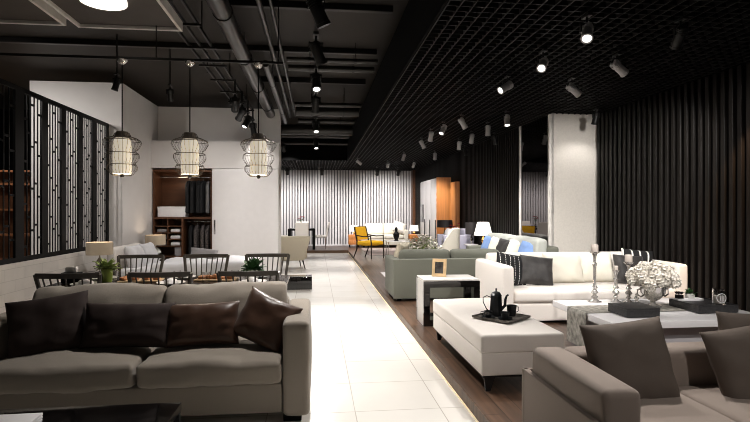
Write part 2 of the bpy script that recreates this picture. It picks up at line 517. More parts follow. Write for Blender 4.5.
pipe_run('thinner conduit running next to the aisle-side conduit', [(-.48, 1.5, 3.62), (-.48, 12.4, 3.62)], .02, 'conduit', 'pipe')
pipe_run('brown square-looking conduit near the end of the large duct', [(-.70, 7.4, 3.45), (-.70, 12.2, 3.45)], .05, 'conduit', 'pipe')
cross = [(7.6, 3.58, .035, 'first thin pipe crossing the aisle ceiling'), (8.05, 3.58, .05, 'second pipe crossing the aisle ceiling, beside the first'),
         (10.4, 3.5, .045, 'pipe crossing the aisle ceiling after the pair'), (11.0, 3.48, .10, 'thick pipe crossing the aisle ceiling at midway'),
         (12.3, 3.5, .05, 'slim pipe between the two thick crossing pipes'), (13.0, 3.4, .13, 'thickest pipe crossing the aisle ceiling'),
         (14.2, 3.42, .06, 'pipe crossing the aisle ceiling nearest the far grid'), (14.8, 3.3, .045, 'lowest thin pipe crossing before the far grid')]
for (yy, zz, r, lb) in cross:
    pipe_run(lb, [(-.42 if yy < 12.4 else -2.5, yy, zz), (.9, yy, zz)], r, 'ceiling_pipe', 'pipe', 'pipes crossing the aisle ceiling')
# cable ladder
t = thing('cable_ladder', 'black cable ladder hanging left of the large duct', 'cable tray', (-1.5, 1.5, 3.55))
for x in (-.14, .0, .14):
    MB().box(x - .012, x + .012, 0, 10, -.02, .02).build('rail', 'tray', t, False)
for k in range(12):
    y = .4 + k * .85
    MB().box(-.2, .2, y - .015, y + .015, -.045, -.02).build('rung', 'tray', t, False)
for k in range(5):
    y = .8 + 2 * k
    for x in (-.17, .17):
        MB().cyl((x, y, -.03), (x, y, .3), .008, seg=6).build('hanger_rod', 'tray', t)
# suspended panels
def ceiling_panel(x0, x1, y0, y1, z, label, disc):
    t = thing('ceiling_panel', label, 'ceiling panel', ((x0 + x1) / 2, (y0 + y1) / 2, z), 0, 'suspended ceiling panels')
    w = (x1 - x0) / 2; d = (y1 - y0) / 2
    MB().box(-w + .03, w - .03, -d + .03, d - .03, .03, .08).build('panel_board', 'panel', t, False)
    f = MB()
    f.box(-w, w, -d, -d + .03, 0, .1).box(-w, w, d - .03, d, 0, .1).box(-w, -w + .03, -d + .03, d - .03, 0, .1).box(w - .03, w, -d + .03, d - .03, 0, .1)
    f.build('panel_rim', 'rim', t, False)
    for sx in (-1, 1):
        MB().cyl((sx * w * .7, d * .6, .08), (sx * w * .7, d * .6, HZ - z), .006, seg=6).build('hanger_rod', 'tray', t)
    if disc:
        MB().cyl((0, disc, .0), (0, disc, .03), .2, seg=32).build('light_disc', 'disc', t)
    return t
ceiling_panel(-2.46, -1.41, 3.2, 5.74, 3.3, 'suspended brown ceiling panel with white rim and round light', .55)
ceiling_panel(-3.9, -2.56, 3.2, 5.70, 3.3, 'suspended ceiling panel with white rim at the picture corner, beside the lit one', 0)
# pendant bar
t = thing('pendant_bar', 'thin black suspension bar carrying the three wire pendants', 'ceiling bar', (-1.6, 5.67, 2.965))
MB().rbox(-3.2, 1.25, -.012, .012, 0, .028, .005, 1).build('bar', 'tray', t)
for x in (-2.2, -.06, 1.2):
    MB().cyl((x, 0, .027), (x, 0, HZ - 2.965), .006, seg=6).build('hanger_rod', 'tray', t)

# pendants
def pendant(loc, label):
    t = thing('pendant_lamp', label, 'pendant lamp', loc, 0, 'wire cage pendants over the dining table')
    # local z=0 at the canopy top, hanging down
    MB().lathe([(.001, -.055), (.02, -.05), (.05, -.02), (.055, 0), (.001, 0)], seg=20).build('canopy', 'chrome', t)
    MB().cyl((0, 0, -.05), (0, 0, -.76), .0065, seg=8).build('rod', 'black', t)
    sh = MB()
    prof = []
    n = 40; zs = (-1.19, -.82)
    vs = []; fs = []
    for j in range(9):
        z = zs[0] + (zs[1] - zs[0]) * j / 8
        for i in range(n * 2):
            a = PI * i / n
            r = (.089 if i % 2 else .085) * (1 - .25 * max(0, (j - 6.5) / 1.5) ** 2)
            vs.append((r * math.cos(a), r * math.sin(a), z))
    for j in range(8):
        for i in range(n * 2):
            fs.append((j * 2 * n + i, j * 2 * n + (i + 1) % (2 * n), (j + 1) * 2 * n + (i + 1) % (2 * n), (j + 1) * 2 * n + i))
    fs.append(tuple(range(8 * 2 * n, 9 * 2 * n))); fs.append(tuple(range(2 * n - 1, -1, -1)))
    sh.add(vs, fs); sh.build('lamp_shade', 'lantern', t, True, 30)
    MB().lathe([(.001, -1.235), (.018, -1.225), (.022, -1.2), (.012, -1.19), (.001, -1.19)], seg=12).build('finial', 'black', t)
    cap = MB()
    cap.lathe([(.001, -.75), (.056, -.752), (.062, -.765), (.062, -.78), (.085, -.82), (.001, -.82)], seg=20)
    cap.build('cap', 'cap_mesh', t)
    # cage: three tiers of bulging wires
    def R(z):
        k = [(-.765, .068), (-.80, .085), (-.835, .175), (-.87, .188), (-.92, .165), (-.955, .125), (-.985, .162), (-1.02, .165), (-1.06, .145), (-1.085, .12), (-1.105, .145), (-1.14, .148), (-1.18, .12), (-1.205, .09)]
        for (a, ra), (b, rb) in zip(k, k[1:]):
            if a >= z >= b:
                s_ = (a - z) / (a - b)
                s_ = s_ * s_ * (3 - 2 * s_)
                return ra + (rb - ra) * s_
        return k[-1][1]
    cg = MB()
    for i in range(26):
        a = 2 * PI * i / 26
        pts = [((R(z)) * math.cos(a), R(z) * math.sin(a), z) for z in [-.765 - .44 * q / 24 for q in range(25)]]
        cg.tube(pts, .0016, 4)
    cg.build('wire_cage', 'wire', t)
    for z in (-.845, -.975, -1.095, -1.205):
        rr = R(z) + .001
        MB().tube([(rr * math.cos(2 * PI * i / 28), rr * math.sin(2 * PI * i / 28), z) for i in range(28)], .0035, 5, True).build('hoop', 'wire', t)
    return t
p0 = pendant((-2.0, 5.67, 2.965), 'wire cage pendant with pleated lit shade, nearest the lattice screen')
dup(p0, (-1.32, 5.67, 2.965), .3, 'wire cage pendant with pleated lit shade, in front of the open closet')
dup(p0, (-.61, 5.67, 2.965), .7, 'wire cage pendant with pleated lit shade, in front of the closed sliding door')

# ------------------------------------------------------------------ spotlights
def spot_proto(grey):
    t = bpy.data.objects.new('track_spotlight', None); COL.objects.link(t)
    m = 'spot_grey' if grey else 'spot_black'
    # local: head axis is +X tilted by its own empty rotation is not needed; head built along -Z by default
    MB().box(-.02, .02, -.055, .055, -.02, 0).build('adapter', 'spot_black', t, False)
    MB().cyl((0, 0, -.02), (0, 0, -.07), .01, seg=8).box(-.055, .055, -.012, .012, -.085, -.068).box(-.055, -.048, -.012, .012, -.14, -.07).box(.048, .055, -.012, .012, -.14, -.07).build('bracket', 'spot_black', t, False)
    return t, m
def look(d):
    return Vector(d).to_track_quat('-Z', 'Y').to_euler()
def spot(loc, aim, label, group, W=0, angle=60, grey=False, size=1., blend=.6, col=(1, .96, .915), drop=0):
    """one fixture: adapter, bracket, head (> fins, lens) and the real light it throws"""
    t, m = spot_proto(grey)
    t.location = loc
    tag(t, label, 'spotlight', group)
    piv = Vector((0, 0, -.12))
    d = (Vector(aim) - (Vector(loc) + piv)).normalized()
    q = d.to_track_quat('-Z', 'Y')
    mt = Matrix.Translation(piv) @ q.to_matrix().to_4x4()
    h = MB().lathe([(.001, .06), (.034, .06), (.040, .05), (.042, -.10), (.046, -.102), (.046, -.12), (.034, -.12), (.034, -.108), (.001, -.108)], seg=16, mtx=mt)
    if drop:
        MB().cyl((0, 0, 0), (0, 0, drop), .012, seg=8).build('drop_stem', 'spot_black', t)
    ho = h.build('head', m, t)
    fi = MB()
    for k in range(4):
        z = .0 + k * .014
        fi.lathe([(.001, z), (.048, z), (.048, z + .006), (.001, z + .006)], seg=14, mtx=mt)
    fi.build('cooling_fins', m, ho)
    MB().lathe([(.001, -.111), (.033, -.111), (.033, -.1095), (.001, -.1095)], seg=14, mtx=mt).build('lens', 'lens' if W > 0 else 'chrome', ho)
    if size != 1: t.scale = (size,) * 3
    if W > 0:
        l = bpy.data.lights.new('spot_beam', 'SPOT')
        l.energy = W; l.spot_size = math.radians(angle); l.spot_blend = blend
        l.color = col; l.shadow_soft_size = .03
        lo = bpy.data.objects.new('spot_beam', l); COL.objects.link(lo)
        lo.location = piv + d * .128
        lo.rotation_euler = q.to_euler()
        lo.parent = t
    return t

# centre track over the aisle
TZ = 3.42
t = thing('light_track', 'black lighting track hanging along the middle of the aisle', 'lighting track', (0, 3, TZ))
MB().box(-.018, .018, 0, 12.4, 0, .035).build('track_rail', 'black', t, False)
for k in range(6):
    MB().cyl((0, .6 + 2.2 * k, .035), (0, .6 + 2.2 * k, HZ - TZ), .008, seg=6).build('hanger_rod', 'black', t)
G1 = 'spotlights on the aisle track'
CT = [((0, 4.75, TZ), (1.5, 5.4, 0), 260, 'largest black spotlight, first from the camera on the aisle track'),
      ((0, 6.0, TZ), (1.5, 7.0, 0), 300, 'second spotlight from the camera on the aisle track'),
      ((0, 7.4, TZ), (.2, 5.6, 0), 330, 'third spotlight on the aisle track, its lens shining towards the camera'),
      ((0, 8.9, TZ), (-.3, 10.6, .0), 170, 'fourth spotlight from the camera on the aisle track'),
      ((0, 11.3, TZ), (.1, 9.6, 0), 360, 'fifth spotlight on the aisle track, near the thick crossing pipes'),
      ((0, 14.2, TZ), (.2, 12.8, 0), 360, 'last spotlight on the aisle track, before the far grid')]
for (p, a, w, lb) in CT:
    spot(p, a, lb, G1, w * .95, 95, size=1.5, blend=.8)

# spotlights under the grid on the right
G2 = 'spotlights under the grid ceiling'
RS = [((2.10, 3.85, CZ), (1.2, 2.2, .6), 260, 60, 'small bright-lensed spotlight nearest the camera on the inner grid row'),
      ((2.15, 4.75, CZ), (.9, 2.9, 1.0), 190, 60, 'white-lensed spotlight aimed at the camera over the ottoman'),
      ((2.15, 5.68, CZ), (.2, 5.0, 1.6), 170, 62, 'pale spotlight tilting down over the side table'),
      ((2.92, 5.69, CZ), (4.6, 6.1, 1.7), 100, 62, 'pale spotlight tilting to the right over the white sofa'),
      ((2.91, 4.77, CZ), (4.6, 5.2, 1.7), 90, 62, 'pale spotlight tilting to the right, nearer over the coffee table'),
      ((2.88, 3.84, CZ), (3.35, 6.2, .4), 400, 60, 'dark finned spotlight nearest the camera on the outer grid row'),
      ((2.90, 7.68, CZ), (2.6, 6.7, .4), 220, 62, 'spotlight ahead of the pale wall return, outer row'),
      ((2.93, 8.66, CZ), (3.1, 9.2, .4), 220, 62, 'star-shaped spotlight beside the mirror panel'),
      ((2.16, 8.68, CZ), (1.2, 7.9, 1.0), 200, 62, 'spotlight above the back of the sage sofa'),
      ((2.29, 8.02, CZ), (3.4, 8.5, 1.2), 200, 62, 'bright-tipped spotlight just ahead of the mirror on the inner row'),
      ((2.95, 9.65, CZ), (3.0, 10.8, .4), 220, 62, 'spotlight over the armchair corner, outer row'),
      ((3.0, 10.7, CZ), (3.0, 11.6, .4), 220, 62, 'bright-tipped spotlight above the white tub chair'),
      ((2.18, 10.63, CZ), (3.1, 10.9, 1.2), 220, 62, 'bright-tipped spotlight above the flowering plant'),
      ((2.12, 9.47, CZ), (2.0, 10.7, .4), 0, 62, 'unlit spotlight between the sage sofa and the plant'),
      ((2.25, 13.24, CZ), (1.6, 14.2, .4), 260, 62, 'bright-tipped spotlight above the yellow chair'),
      ((2.99, 12.91, CZ), (3.2, 13.9, 1.2), 220, 62, 'bright-tipped spotlight in front of the fridge'),
      ((2.94, 15.5, CZ), (2.6, 18.2, .6), 260, 60, 'white spotlight aimed along the far sofa, outer row'),
      ((2.16, 15.6, CZ), (2.2, 18.3, .6), 260, 60, 'white spotlight aimed along the far sofa, inner row')]
for (p, a, w, an, lb) in RS:
    spot(p, a, lb, G2, w * .8, an + 14, grey='dark finned' not in lb, size=1.0, blend=.85)
G3 = 'wall washer spotlights by the far wall'
for k, (xx, lb) in enumerate(((2.85, 'black spotlight washing the far wall above the sofa lamp on the right'), (2.11, 'black spotlight washing the far wall above the sofa'),
                (.2, 'black spotlight washing the far wall at the end of the aisle'), (-.97, 'black spotlight washing the far wall above the dining set'), (-2.4, 'black spotlight washing the far wall behind the closet corner'))):
    spot((xx, 17.9, CZ), (xx, 19.5, 1.0), lb, G3, 120 if xx > -2 else 190, 120, size=1.3, blend=.9)
G4 = 'spotlights on the cable ladder'
for (p, a, w, lb) in (((-1.3, 8.6, 3.3), (-1.6, 11.2, 1.5), 260, 'first black spotlight under the cable ladder, lens lit'), ((-1.3, 9.4, 3.3), (-2.7, 11.2, 1.2), 240, 'second black spotlight under the cable ladder'),
                 ((-1.3, 10.2, 3.3), (-2.4, 9.0, .5), 260, 'third black spotlight under the cable ladder'), ((-1.3, 11.0, 3.3), (-.9, 12.2, 0), 120, 'last black spotlight under the cable ladder')):
    spot(p, a, lb, G4, w * .24, 90, size=1.4, blend=.9, drop=.15)
# column and dark wall accents
spot((4.15, 7.35, CZ), (4.05, 7.86, 1.2), 'small spotlight at the head of the pale wall return', 'accent spotlights', 14, 110)
spot((3.6, 3.3, CZ), (4.0, 7.86, 1.35), 'added out-of-view pale spotlight brightening the pale wall return', 'spotlights under the grid ceiling', 520, 44, grey=True, blend=.7)  # extra spot out of view, added to brighten the pale return
spot((4.12, 4.4, CZ), (4.47, 4.97, 1.62), 'accent spotlight grazing the dark slatted wall at the frame edge', 'accent spotlights', 220, 42, col=(1, .68, .44))
for yy, lb in ((9.8, 'accent spotlight grazing the far dark wall beside the mirror'), (11.8, 'accent spotlight grazing the far dark wall by the wooden panel')):
    spot((3.45, yy, CZ), (3.72, yy, 1.2), lb, 'accent spotlights', 26, 46, col=(1, .75, .5))
spot((-2.75, 7.6, 3.3), (-3.6, 7.6, .2), 'black spotlight hanging over the lattice side of the bed', 'spotlights over the left rooms', 60, 100, drop=.55)
spot((-2.2, 8.2, 3.3), (-2.4, 9.6, .4), 'black spotlight hanging over the bed', 'spotlights over the left rooms', 55, 100, drop=.55)
spot((-5.2, 7.6, 3.5), (-5.0, 9.6, 1.5), 'added black spotlight behind the lattice brightening the white wall', 'spotlights over the left rooms', 120, 120, drop=.35)  # added lamp, lights the wall seen through the lattice
spot((-4.3, 6.4, 3.5), (-4.6, 9.6, 1.2), 'second added black spotlight behind the lattice brightening the white wall', 'spotlights over the left rooms', 100, 120, drop=.35)  # another added lamp for the wall behind the lattice
spot((0, 4.05, TZ), (-.75, 3.85, .4), 'black spotlight at the near end of the aisle track, aimed at the taupe sofa', 'spotlights on the aisle track', 190, 74, size=1.5, blend=.9)
spot((2.3, .9, CZ), (2.0, 2.9, .4), 'added unseen pale spotlight for front fill on the brown sofa', 'spotlights under the grid ceiling', 95, 75, grey=True, blend=.9)  # front fill added on the camera side, out of view
spot((3.4, 1.6, CZ), (3.3, 4.5, .5), 'added unseen pale spotlight for front fill on the white coffee table', 'spotlights under the grid ceiling', 260, 60, grey=True, blend=.9)  # out-of-view fill spot, added for the front face of the table
spot((1.2, 14.9, CZ), (3.29, 15.1, 1.2), 'added pale spotlight brightening the fridge front', 'spotlights under the grid ceiling', 190, 80, grey=True, blend=.8)  # added fixture that lifts the white fridge doors
spot((-.9, 14.6, TZ - .1), (-.5, 17.6, .8), 'added spotlight brightening the far dining set', 'wall washer spotlights by the far wall', 420, 70, size=1.3)  # light added to brighten the white chairs at the far table

# ------------------------------------------------------------------ lattice screens
pan = [(5.9, 6.40, 6.84), (6.40, 6.95, 0), ]
edges = [5.62, 6.19, 6.89, 7.42, 7.97, 8.50, 9.02, 9.66]
edges = [5.55, 6.14, 6.90, 7.50, 8.02, 8.57, 9.08, 9.67]
lbs = ['first black lattice screen panel from the camera, cut by the picture edge', 'second black lattice screen panel, dark room showing behind', 'third black lattice screen panel from the camera', 'fourth black lattice screen panel from the camera',
       'fifth black lattice screen panel from the camera', 'sixth black lattice screen panel, next to last before the wall', 'last black lattice screen panel, against the white wall corner']
LZ0, LZ1 = .76, 2.93
for k in range(7):
    y0, y1 = edges[k], edges[k + 1]
    w = y1 - y0
    t = thing('lattice_screen', lbs[k], 'screen', (LX - .05, y0, LZ0), 0, 'lattice screens on the low brick wall')
    H_ = LZ1 - LZ0
    st = .085 * w / .6
    for (a, b) in ((0, st), (w - st, w)):
        MB().box(-.015, .015, a, b, 0, H_).build('stile', 'black', t, False)
    for (a, b) in ((0, .06), (H_ - .06, H_)):
        MB().box(-.015, .015, st, w - st, a, b).build('rail', 'black', t, False)
    nb = 5
    ins = w - 2 * st
    br = MB()
    for i in range(1, nb):
        y = st + ins * i / nb
        br.box(-.005, .005, y - .010, y + .010, .06, H_ - .06)
    for i in range(nb):
        y = st + ins * (i + .5) / nb
        z = .18 + (.27 if i % 2 else 0) + .1 * (i % 3)
        while z < H_ - .1:
            br.box(-.005, .005, y - ins / nb / 2, y + ins / nb / 2, z - .014, z + .014); z += .54
    br.build('lattice_bars', 'black', t, False)
# things behind the lattice
t = thing('display_cabinet', 'dim brown display cabinet standing behind the lattice', 'cabinet', (-6.4, 11.2, 0))
MB().box(-.9, .9, .25, .3, 0, 2.2).box(-.9, -.86, -.25, .25, 0, 2.2).box(.86, .9, -.25, .25, 0, 2.2).build('carcass', 'closet_wood', t, False)
for z in (.4, .9, 1.4, 1.9, 2.16):
    MB().box(-.86, .86, -.24, .25, z, z + .035).build('shelf', 'closet_wood', t, False)
l = bpy.data.lights.new('cabinet_glow', 'SPOT'); l.energy = 260; l.color = (1, .8, .6); l.spot_size = 1.6
lo = bpy.data.objects.new('cabinet_glow', l); COL.objects.link(lo); lo.location = (-6.2, 9.8, 3.2); lo.rotation_euler = look((-.1, 1.3, -2))

# ------------------------------------------------------------------ closet
struct('door_1', MB().rbox(-2.17, -.80, 11.26, 11.3, .01, 2.28, .004, 1), 'door_white', 'closed white sliding closet door')
MB().rbox(-2.13, -2.10, 11.245, 11.262, .9, 1.2, .004, 1).build('door_handle', 'steel', bpy.data.objects['door_1'])
t = thing('wardrobe', 'open brown wooden wardrobe with shelves behind the white sliding door', 'wardrobe', (-2.79, 11.65, 0))
W2 = .6
MB().box(-W2, W2, .24, .28, .02, 2.26).build('back_panel', 'closet_wood', t, False)
for sx in (-W2, W2 - .03):
    MB().box(sx, sx + .03, -.3, .24, .02, 2.26).build('side_panel', 'closet_wood', t, False)
MB().box(-W2 + .03, W2 - .03, -.3, .24, 2.22, 2.26).build('top_panel', 'closet_wood', t, False)
MB().box(-W2 + .03, W2 - .03, -.29, .24, 1.22, 1.26).build('shelf', 'closet_wood', t, False)
MB().box(-.03, .01, -.29, .24, .02, 1.22).build('divider', 'closet_wood', t, False)
MB().box(-W2 + .03, W2 - .03, -.29, .24, .02, .08).build('bottom_panel', 'closet_wood', t, False)
for z in (.42, .64, .78, .92, 1.06):
    MB().box(-W2 + .03, -.03, -.28, .24, z, z + .02).build('shelf', 'closet_wood', t, False)
MB().box(-.32, -.30, -.28, .24, .66, 1.22).build('divider', 'closet_wood', t, False)
for z in (2.12, 1.17):
    MB().cyl((0.012 if z < 2 else -W2 + .03, -.02, z), (W2 - .03, -.02, z), .012, seg=8).build('hanging_rail', 'steel', t)
k = 0
for z in (.66, .80, .94):
    for x in (-.44, -.165):
        k += 1
        tag(MB().rbox(x - .1, x + .1, -.24 + 11.65, .1 + 11.65, z, z + .07, .02, 2, (0, 0, .01)).build('folded_shirt', ('paper', 'grey_fabric')[k % 2], None), ('pale', 'grey')[k % 2] + ' folded shirt on the ' + ('lower', 'middle', 'upper')[(k - 1) // 2] + ' wardrobe pigeonhole, ' + ('outer', 'inner')[(k - 1) % 2] + ' column', 'shirt', 'folded shirts in the wardrobe')
        bpy.data.objects[-1] if 0 else None
for o in COL.objects:
    if o.name.startswith('folded_shirt'):
        for v in o.data.vertices: v.co.x += -2.79
t = thing('storage_box', 'large white storage box on the wardrobe middle shelf', 'box', (-3.03, 11.56, 1.26))
MB().rbox(-.28, .28, -.17, .17, 0, .2, .01, 1).build('box_body', 'paper', t)
MB().rbox(-.285, .285, -.175, .175, .2, .225, .006, 1).build('lid', 'paper', t)
tag(MB().rbox(-2.97, -2.79 - .04, 11.42, 11.62, .44, .63, .01, 1).build('storage_box', 'grey_paper'), 'small pale box under the wardrobe pigeonholes', 'box')
def garment(x, top, L, w, m, label, name, y=11.63):
    t = thing(name, label, 'garment', (x, y, top), rnd(-.15, .15) + PI / 2, 'garments hanging in the wardrobe')
    def fn(a, b, c):
        zz = -c / L
        wid = (.35 + .65 * min(1, zz / .16)) * (1 + .12 * zz)
        return (a * wid + .01 * math.sin(c * 9), b * (.5 + .5 * min(1, zz / .1)) + .012 * math.sin(a * 40), c)
    MB().rbox(-w / 2, w / 2, -.035, .035, -L, -.02, .03, 10, fn=fn).build('cloth', m, t)
    MB().tube([(-w * .3, 0, -.07), (0, 0, -.01), (w * .3, 0, -.07)], .008, 6).tube([(0, 0, -.01), (0, 0, .02), (.015, 0, .045), (0, 0, .06)], .004, 6).build('hanger', 'steel', t)
for k, (x, m, d) in enumerate(((-2.72, 'coat_black', 'black coat, first from the left on the upper wardrobe rail'), (-2.62, 'coat_black', 'black coat, second from the left on the upper wardrobe rail'),
                       (-2.52, 'coat_black', 'black coat, third from the left on the upper wardrobe rail'), (-2.42, 'coat_black', 'black coat beside the grey one on the upper wardrobe rail'), (-2.31, 'coat_grey', 'grey coat at the end of the upper wardrobe rail'))):
    garment(x, 2.06, .72, .42, m, d, 'coat')
for k, (x, m, d) in enumerate(((-2.66, 'coat_black', 'black garment on the lower wardrobe rail by the divider'), (-2.54, 'dress', 'patterned dress, first on the lower wardrobe rail'), (-2.42, 'dress', 'patterned dress, second on the lower wardrobe rail'), (-2.30, 'dress', 'patterned dress at the end of the lower wardrobe rail'))):
    garment(x, 1.11, .9, .42, m, d, 'dress')
l = bpy.data.lights.new('closet_light', 'POINT'); l.energy = 1.5; l.color = (1, .8, .6); l.shadow_soft_size = .1
lo = bpy.data.objects.new('closet_light', l); COL.objects.link(lo); lo.location = (-2.9, 11.5, 2.0)

# ------------------------------------------------------------------ soft furnishings helpers
def pillow_mb(w, h, t, seed=0, n=18, dent=.05):
    b = MB()
    def P(u, v, sgn):
        cu = 1 - dent * (1 - v * v) * abs(u) ** 2
        cv = 1 - dent * (1 - u * u) * abs(v) ** 2
        th = t / 2 * (max(0, 1 - u ** 4) * max(0, 1 - v ** 4)) ** .55
        q = Vector((u * w * 3 + seed * 5.1, v * h * 3, sgn * .7 + seed))
        k = noise.noise(q * 1.6) * .10 + noise.noise(q * 4) * .05
        edge = max(abs(u), abs(v))
        th *= 1 + k * 1.6
        th += .004
        rad = .012 * math.sin(9 * math.atan2(v, u) + seed) * edge ** 3 * (1 - edge ** 6)
        return (u * w / 2 * cu, sgn * (th + rad), v * h / 2 * cv)
    vs = []; fs = []
    for sgn in (-1, 1):
        o = len(vs)
        for j in range(n + 1):
            for i in range(n + 1):
                u = math.sin((i / n * 2 - 1) * PI / 2) * .35 + (i / n * 2 - 1) * .65
                v = math.sin((j / n * 2 - 1) * PI / 2) * .35 + (j / n * 2 - 1) * .65
                vs.append(P(u, v, sgn))
        for j in range(n):
            for i in range(n):
                a = o + j * (n + 1) + i
                f = (a, a + 1, a + n + 2, a + n + 1)
                fs.append(f if sgn < 0 else f[::-1])
    N = (n + 1) ** 2
    ring = [i for i in range(n + 1)] + [(n + 1) * j + n for j in range(1, n + 1)] + [(n + 1) * n + i for i in range(n - 1, -1, -1)] + [(n + 1) * j for j in range(n - 1, 0, -1)]
    for a, c in zip(ring, ring[1:] + ring[:1]):
        fs.append((a, a + N, c + N, c))
    b.add(vs, fs)
    return b
def pillow(name, label, m, w, h, t, loc, rot, group=None, seed=0, dent=.05):
    o = pillow_mb(w, h, t, seed, dent=dent).build(name, m, None, True, 80)
    o.location = loc; o.rotation_euler = rot
    return tag(o, label, 'cushion', group)
R_ = math.radians

# ------------------------------------------------------------------ left sofa (local: front at y=0, depth +y)
t = thing('sofa', 'large grey-taupe two-seat sofa in the left foreground, facing the camera', 'sofa', (-1.135, 3.42, 0))
MB().rbox(-.915, .915, .02, .95, .075, .27, .015, 3).build('base', 'taupe', t)
for sx in (-1, 1):
    a, b = sorted((sx * .92, sx * 1.09))
    MB().rbox(a, b, 0, .95, .055, .665, .03, 8, (.012, .0, .012), .006, sx, m=3).build('armrest', 'taupe', t)
MB().rbox(-.92, .92, .80, .97, .25, .70, .04, 5).build('back_frame', 'taupe', t)
for sx in (-1, 1):
    a, b = sorted((sx * .005, sx * .912))
    MB().rbox(a, b, -.005, .76, .272, .415, .03, 24, (0, .008, .05), .013, 3 + sx, m=3).build('seat_cushion', 'taupe', t)
    def lean(x, y, z):
        return (x, y + (z - .45) * .28, z)
    MB().rbox(a, b, .52, .70, .45, .815, .045, 20, (0, .05, .02), .022, 8 + sx, m=3, fn=lean).build('back_cushion', 'taupe', t)
for sx in (-1, 1):
    for y in (.06, .86):
        MB().rbox(sx * .98 - .06, sx * .98 + .06, y, y + .08, 0, .056, .006, 1).build('foot', 'black', t)
GP = 'dark throw pillows on the grey-taupe sofa'
pillow('throw_pillow', 'near-black throw pillow tilted against the left arm of the taupe sofa', 'dark_brown', .50, .40, .17, (-1.80, 3.76, .615), (R_(-20), R_(-7), R_(14)), GP, 1)
pillow('throw_pillow', 'dark brown oblong pillow on the taupe sofa beside the near-black one', 'dark_brown', .60, .31, .16, (-1.28, 3.75, .605), (R_(-20), R_(1), 0), GP, 2)
pillow('throw_pillow', 'dark brown satin oblong pillow in the middle of the taupe sofa right seat', 'satin', .50, .30, .16, (-.785, 3.75, .60), (R_(-20), R_(-2), 0), GP, 3)
pillow('throw_pillow', 'brown satin square pillow tilted into the corner by the aisle-side arm', 'satin', .42, .36, .17, (-.35, 3.72, .62), (R_(-22), R_(20), R_(-22)), GP, 4, .08)

# foreground glossy table with magazines
t = thing('coffee_table', 'low glossy black table at the bottom left corner', 'table', (-1.6, 2.45, 0))
MB().rbox(-.87, .87, -.5, .5, .30, .345, .004, 1).build('tabletop', 'black_gloss', t)
for sx in (-1, 1):
    for sy in (-1, 1):
        MB().box(sx * .85 - .015, sx * .85 + .015, sy * .48 - .015, sy * .48 + .015, 0, .30).build('leg', 'dark_metal', t, False)
MB().box(-.83, .83, -.46, .46, .09, .11).build('lower_shelf', 'black_gloss', t, False)
for k in range(3):
    o = MB().rbox(-.17, .17, -.115, .115, 0, .0125, .002, 1).build('magazine', 'paper')
    o.location = (-1.53 + .004 * k, 2.66 - .004 * k, .346 + .0128 * k); o.rotation_euler = (0, 0, -.10 + .06 * k)
    tag(o, ('white magazine at the bottom of the stack on the black table', 'white magazine in the middle of the stack on the black table', 'white magazine on top of the stack on the black table')[k], 'magazine', 'magazines on the black table')

# ------------------------------------------------------------------ dining set
t = thing('dining_table', 'long dark dining table under the three wire pendants', 'table', (-1.38, 5.33, 0))
MB().rbox(-1.1, 1.1, -.37, .37, .662, .70, .008, 1).build('tabletop', 'dark_wood', t)
MB().box(-.95, .95, -.03, .03, .59, .662).build('apron', 'dark_wood', t, False)
for sx in (-.38, .38):
    MB().rbox(sx - .04, sx + .04, -.22, .22, 0, .662, .006, 1).build('leg', 'dark_wood', t)
def dining_chair(label):
    t = thing('dining_chair', label, 'chair', (0, 0, 0), 0, 'spindle-back dining chairs')
    m = 'chair_wood'
    MB().rbox(-.25, .25, -.22, .24, .42, .455, .012, 3, fn=lambda x, y, z: (x * (1 + .12 * y), y, z - .008 * (1 - min(1, (x / .25) ** 2 + (y / .24) ** 2)))).build('seat', m, t)
    for sx in (-1, 1):
        MB().cyl((sx * .21, .2, 0), (sx * .19, .17, .42), .014, .02, 10).build('leg', m, t)
        MB().cyl((sx * .23, -.26, 0), (sx * .2, -.19, .42), .014, .02, 10).build('leg', m, t)
        MB().tube([(sx * .215, -.19, .455), (sx * .232, -.225, .62), (sx * .262, -.275, .845)], [.016, .017, .019], 8).build('back_post', m, t)
        MB().cyl((sx * .213, -.22, .18), (sx * .2, .185, .18), .009, seg=8).build('stretcher', m, t)
    pts = [(-.262 + .524 * i / 12, -.275 - .045 * math.sin(PI * i / 12), .835) for i in range(13)]
    rail = MB()
    vs = []; fs = []
    for (x, y, z) in pts:
        vs += [(x, y - .011, z - .022), (x, y + .011, z - .022), (x, y + .011, z + .022), (x, y - .011, z + .022)]
    for i in range(12):
        for k in range(4):
            fs.append((4 * i + k, 4 * i + (k + 1) % 4, 4 * i + 4 + (k + 1) % 4, 4 * i + 4 + k))
    fs += [(3, 2, 1, 0), (48, 49, 50, 51)]
    rail.add(vs, fs).build('top_rail', m, t)
    for i in range(7):
        s_ = (i + 1) / 8
        MB().cyl((-.19 + .38 * s_, -.2, .45), (-.262 + .524 * s_, -.275 - .045 * math.sin(PI * s_), .82), .0075, seg=8).build('spindle', m, t)
    return t
CH = [('grey-black spindle chair with its back to the taupe sofa, nearest the brick wall', -2.12, 5.02, 0), ('grey-black spindle chair with its back to the middle of the taupe sofa', -1.36, 5.02, 0), ('grey-black spindle chair with its back to the taupe sofa, nearest the aisle', -.60, 5.02, 0),
      ('black spindle chair facing the camera behind the lime plant', -2.11, 6.33, PI), ('black spindle chair facing the camera in front of the grey bed cushion', -1.34, 6.33, PI), ('black spindle chair facing the camera behind the green potted plant', -.60, 6.33, PI)]
c0 = dining_chair(CH[0][0]); c0.location = (CH[0][1], CH[0][2], 0)
for lb, x, y, r in CH[1:]:
    dup(c0, (x, y, 0), r, lb)
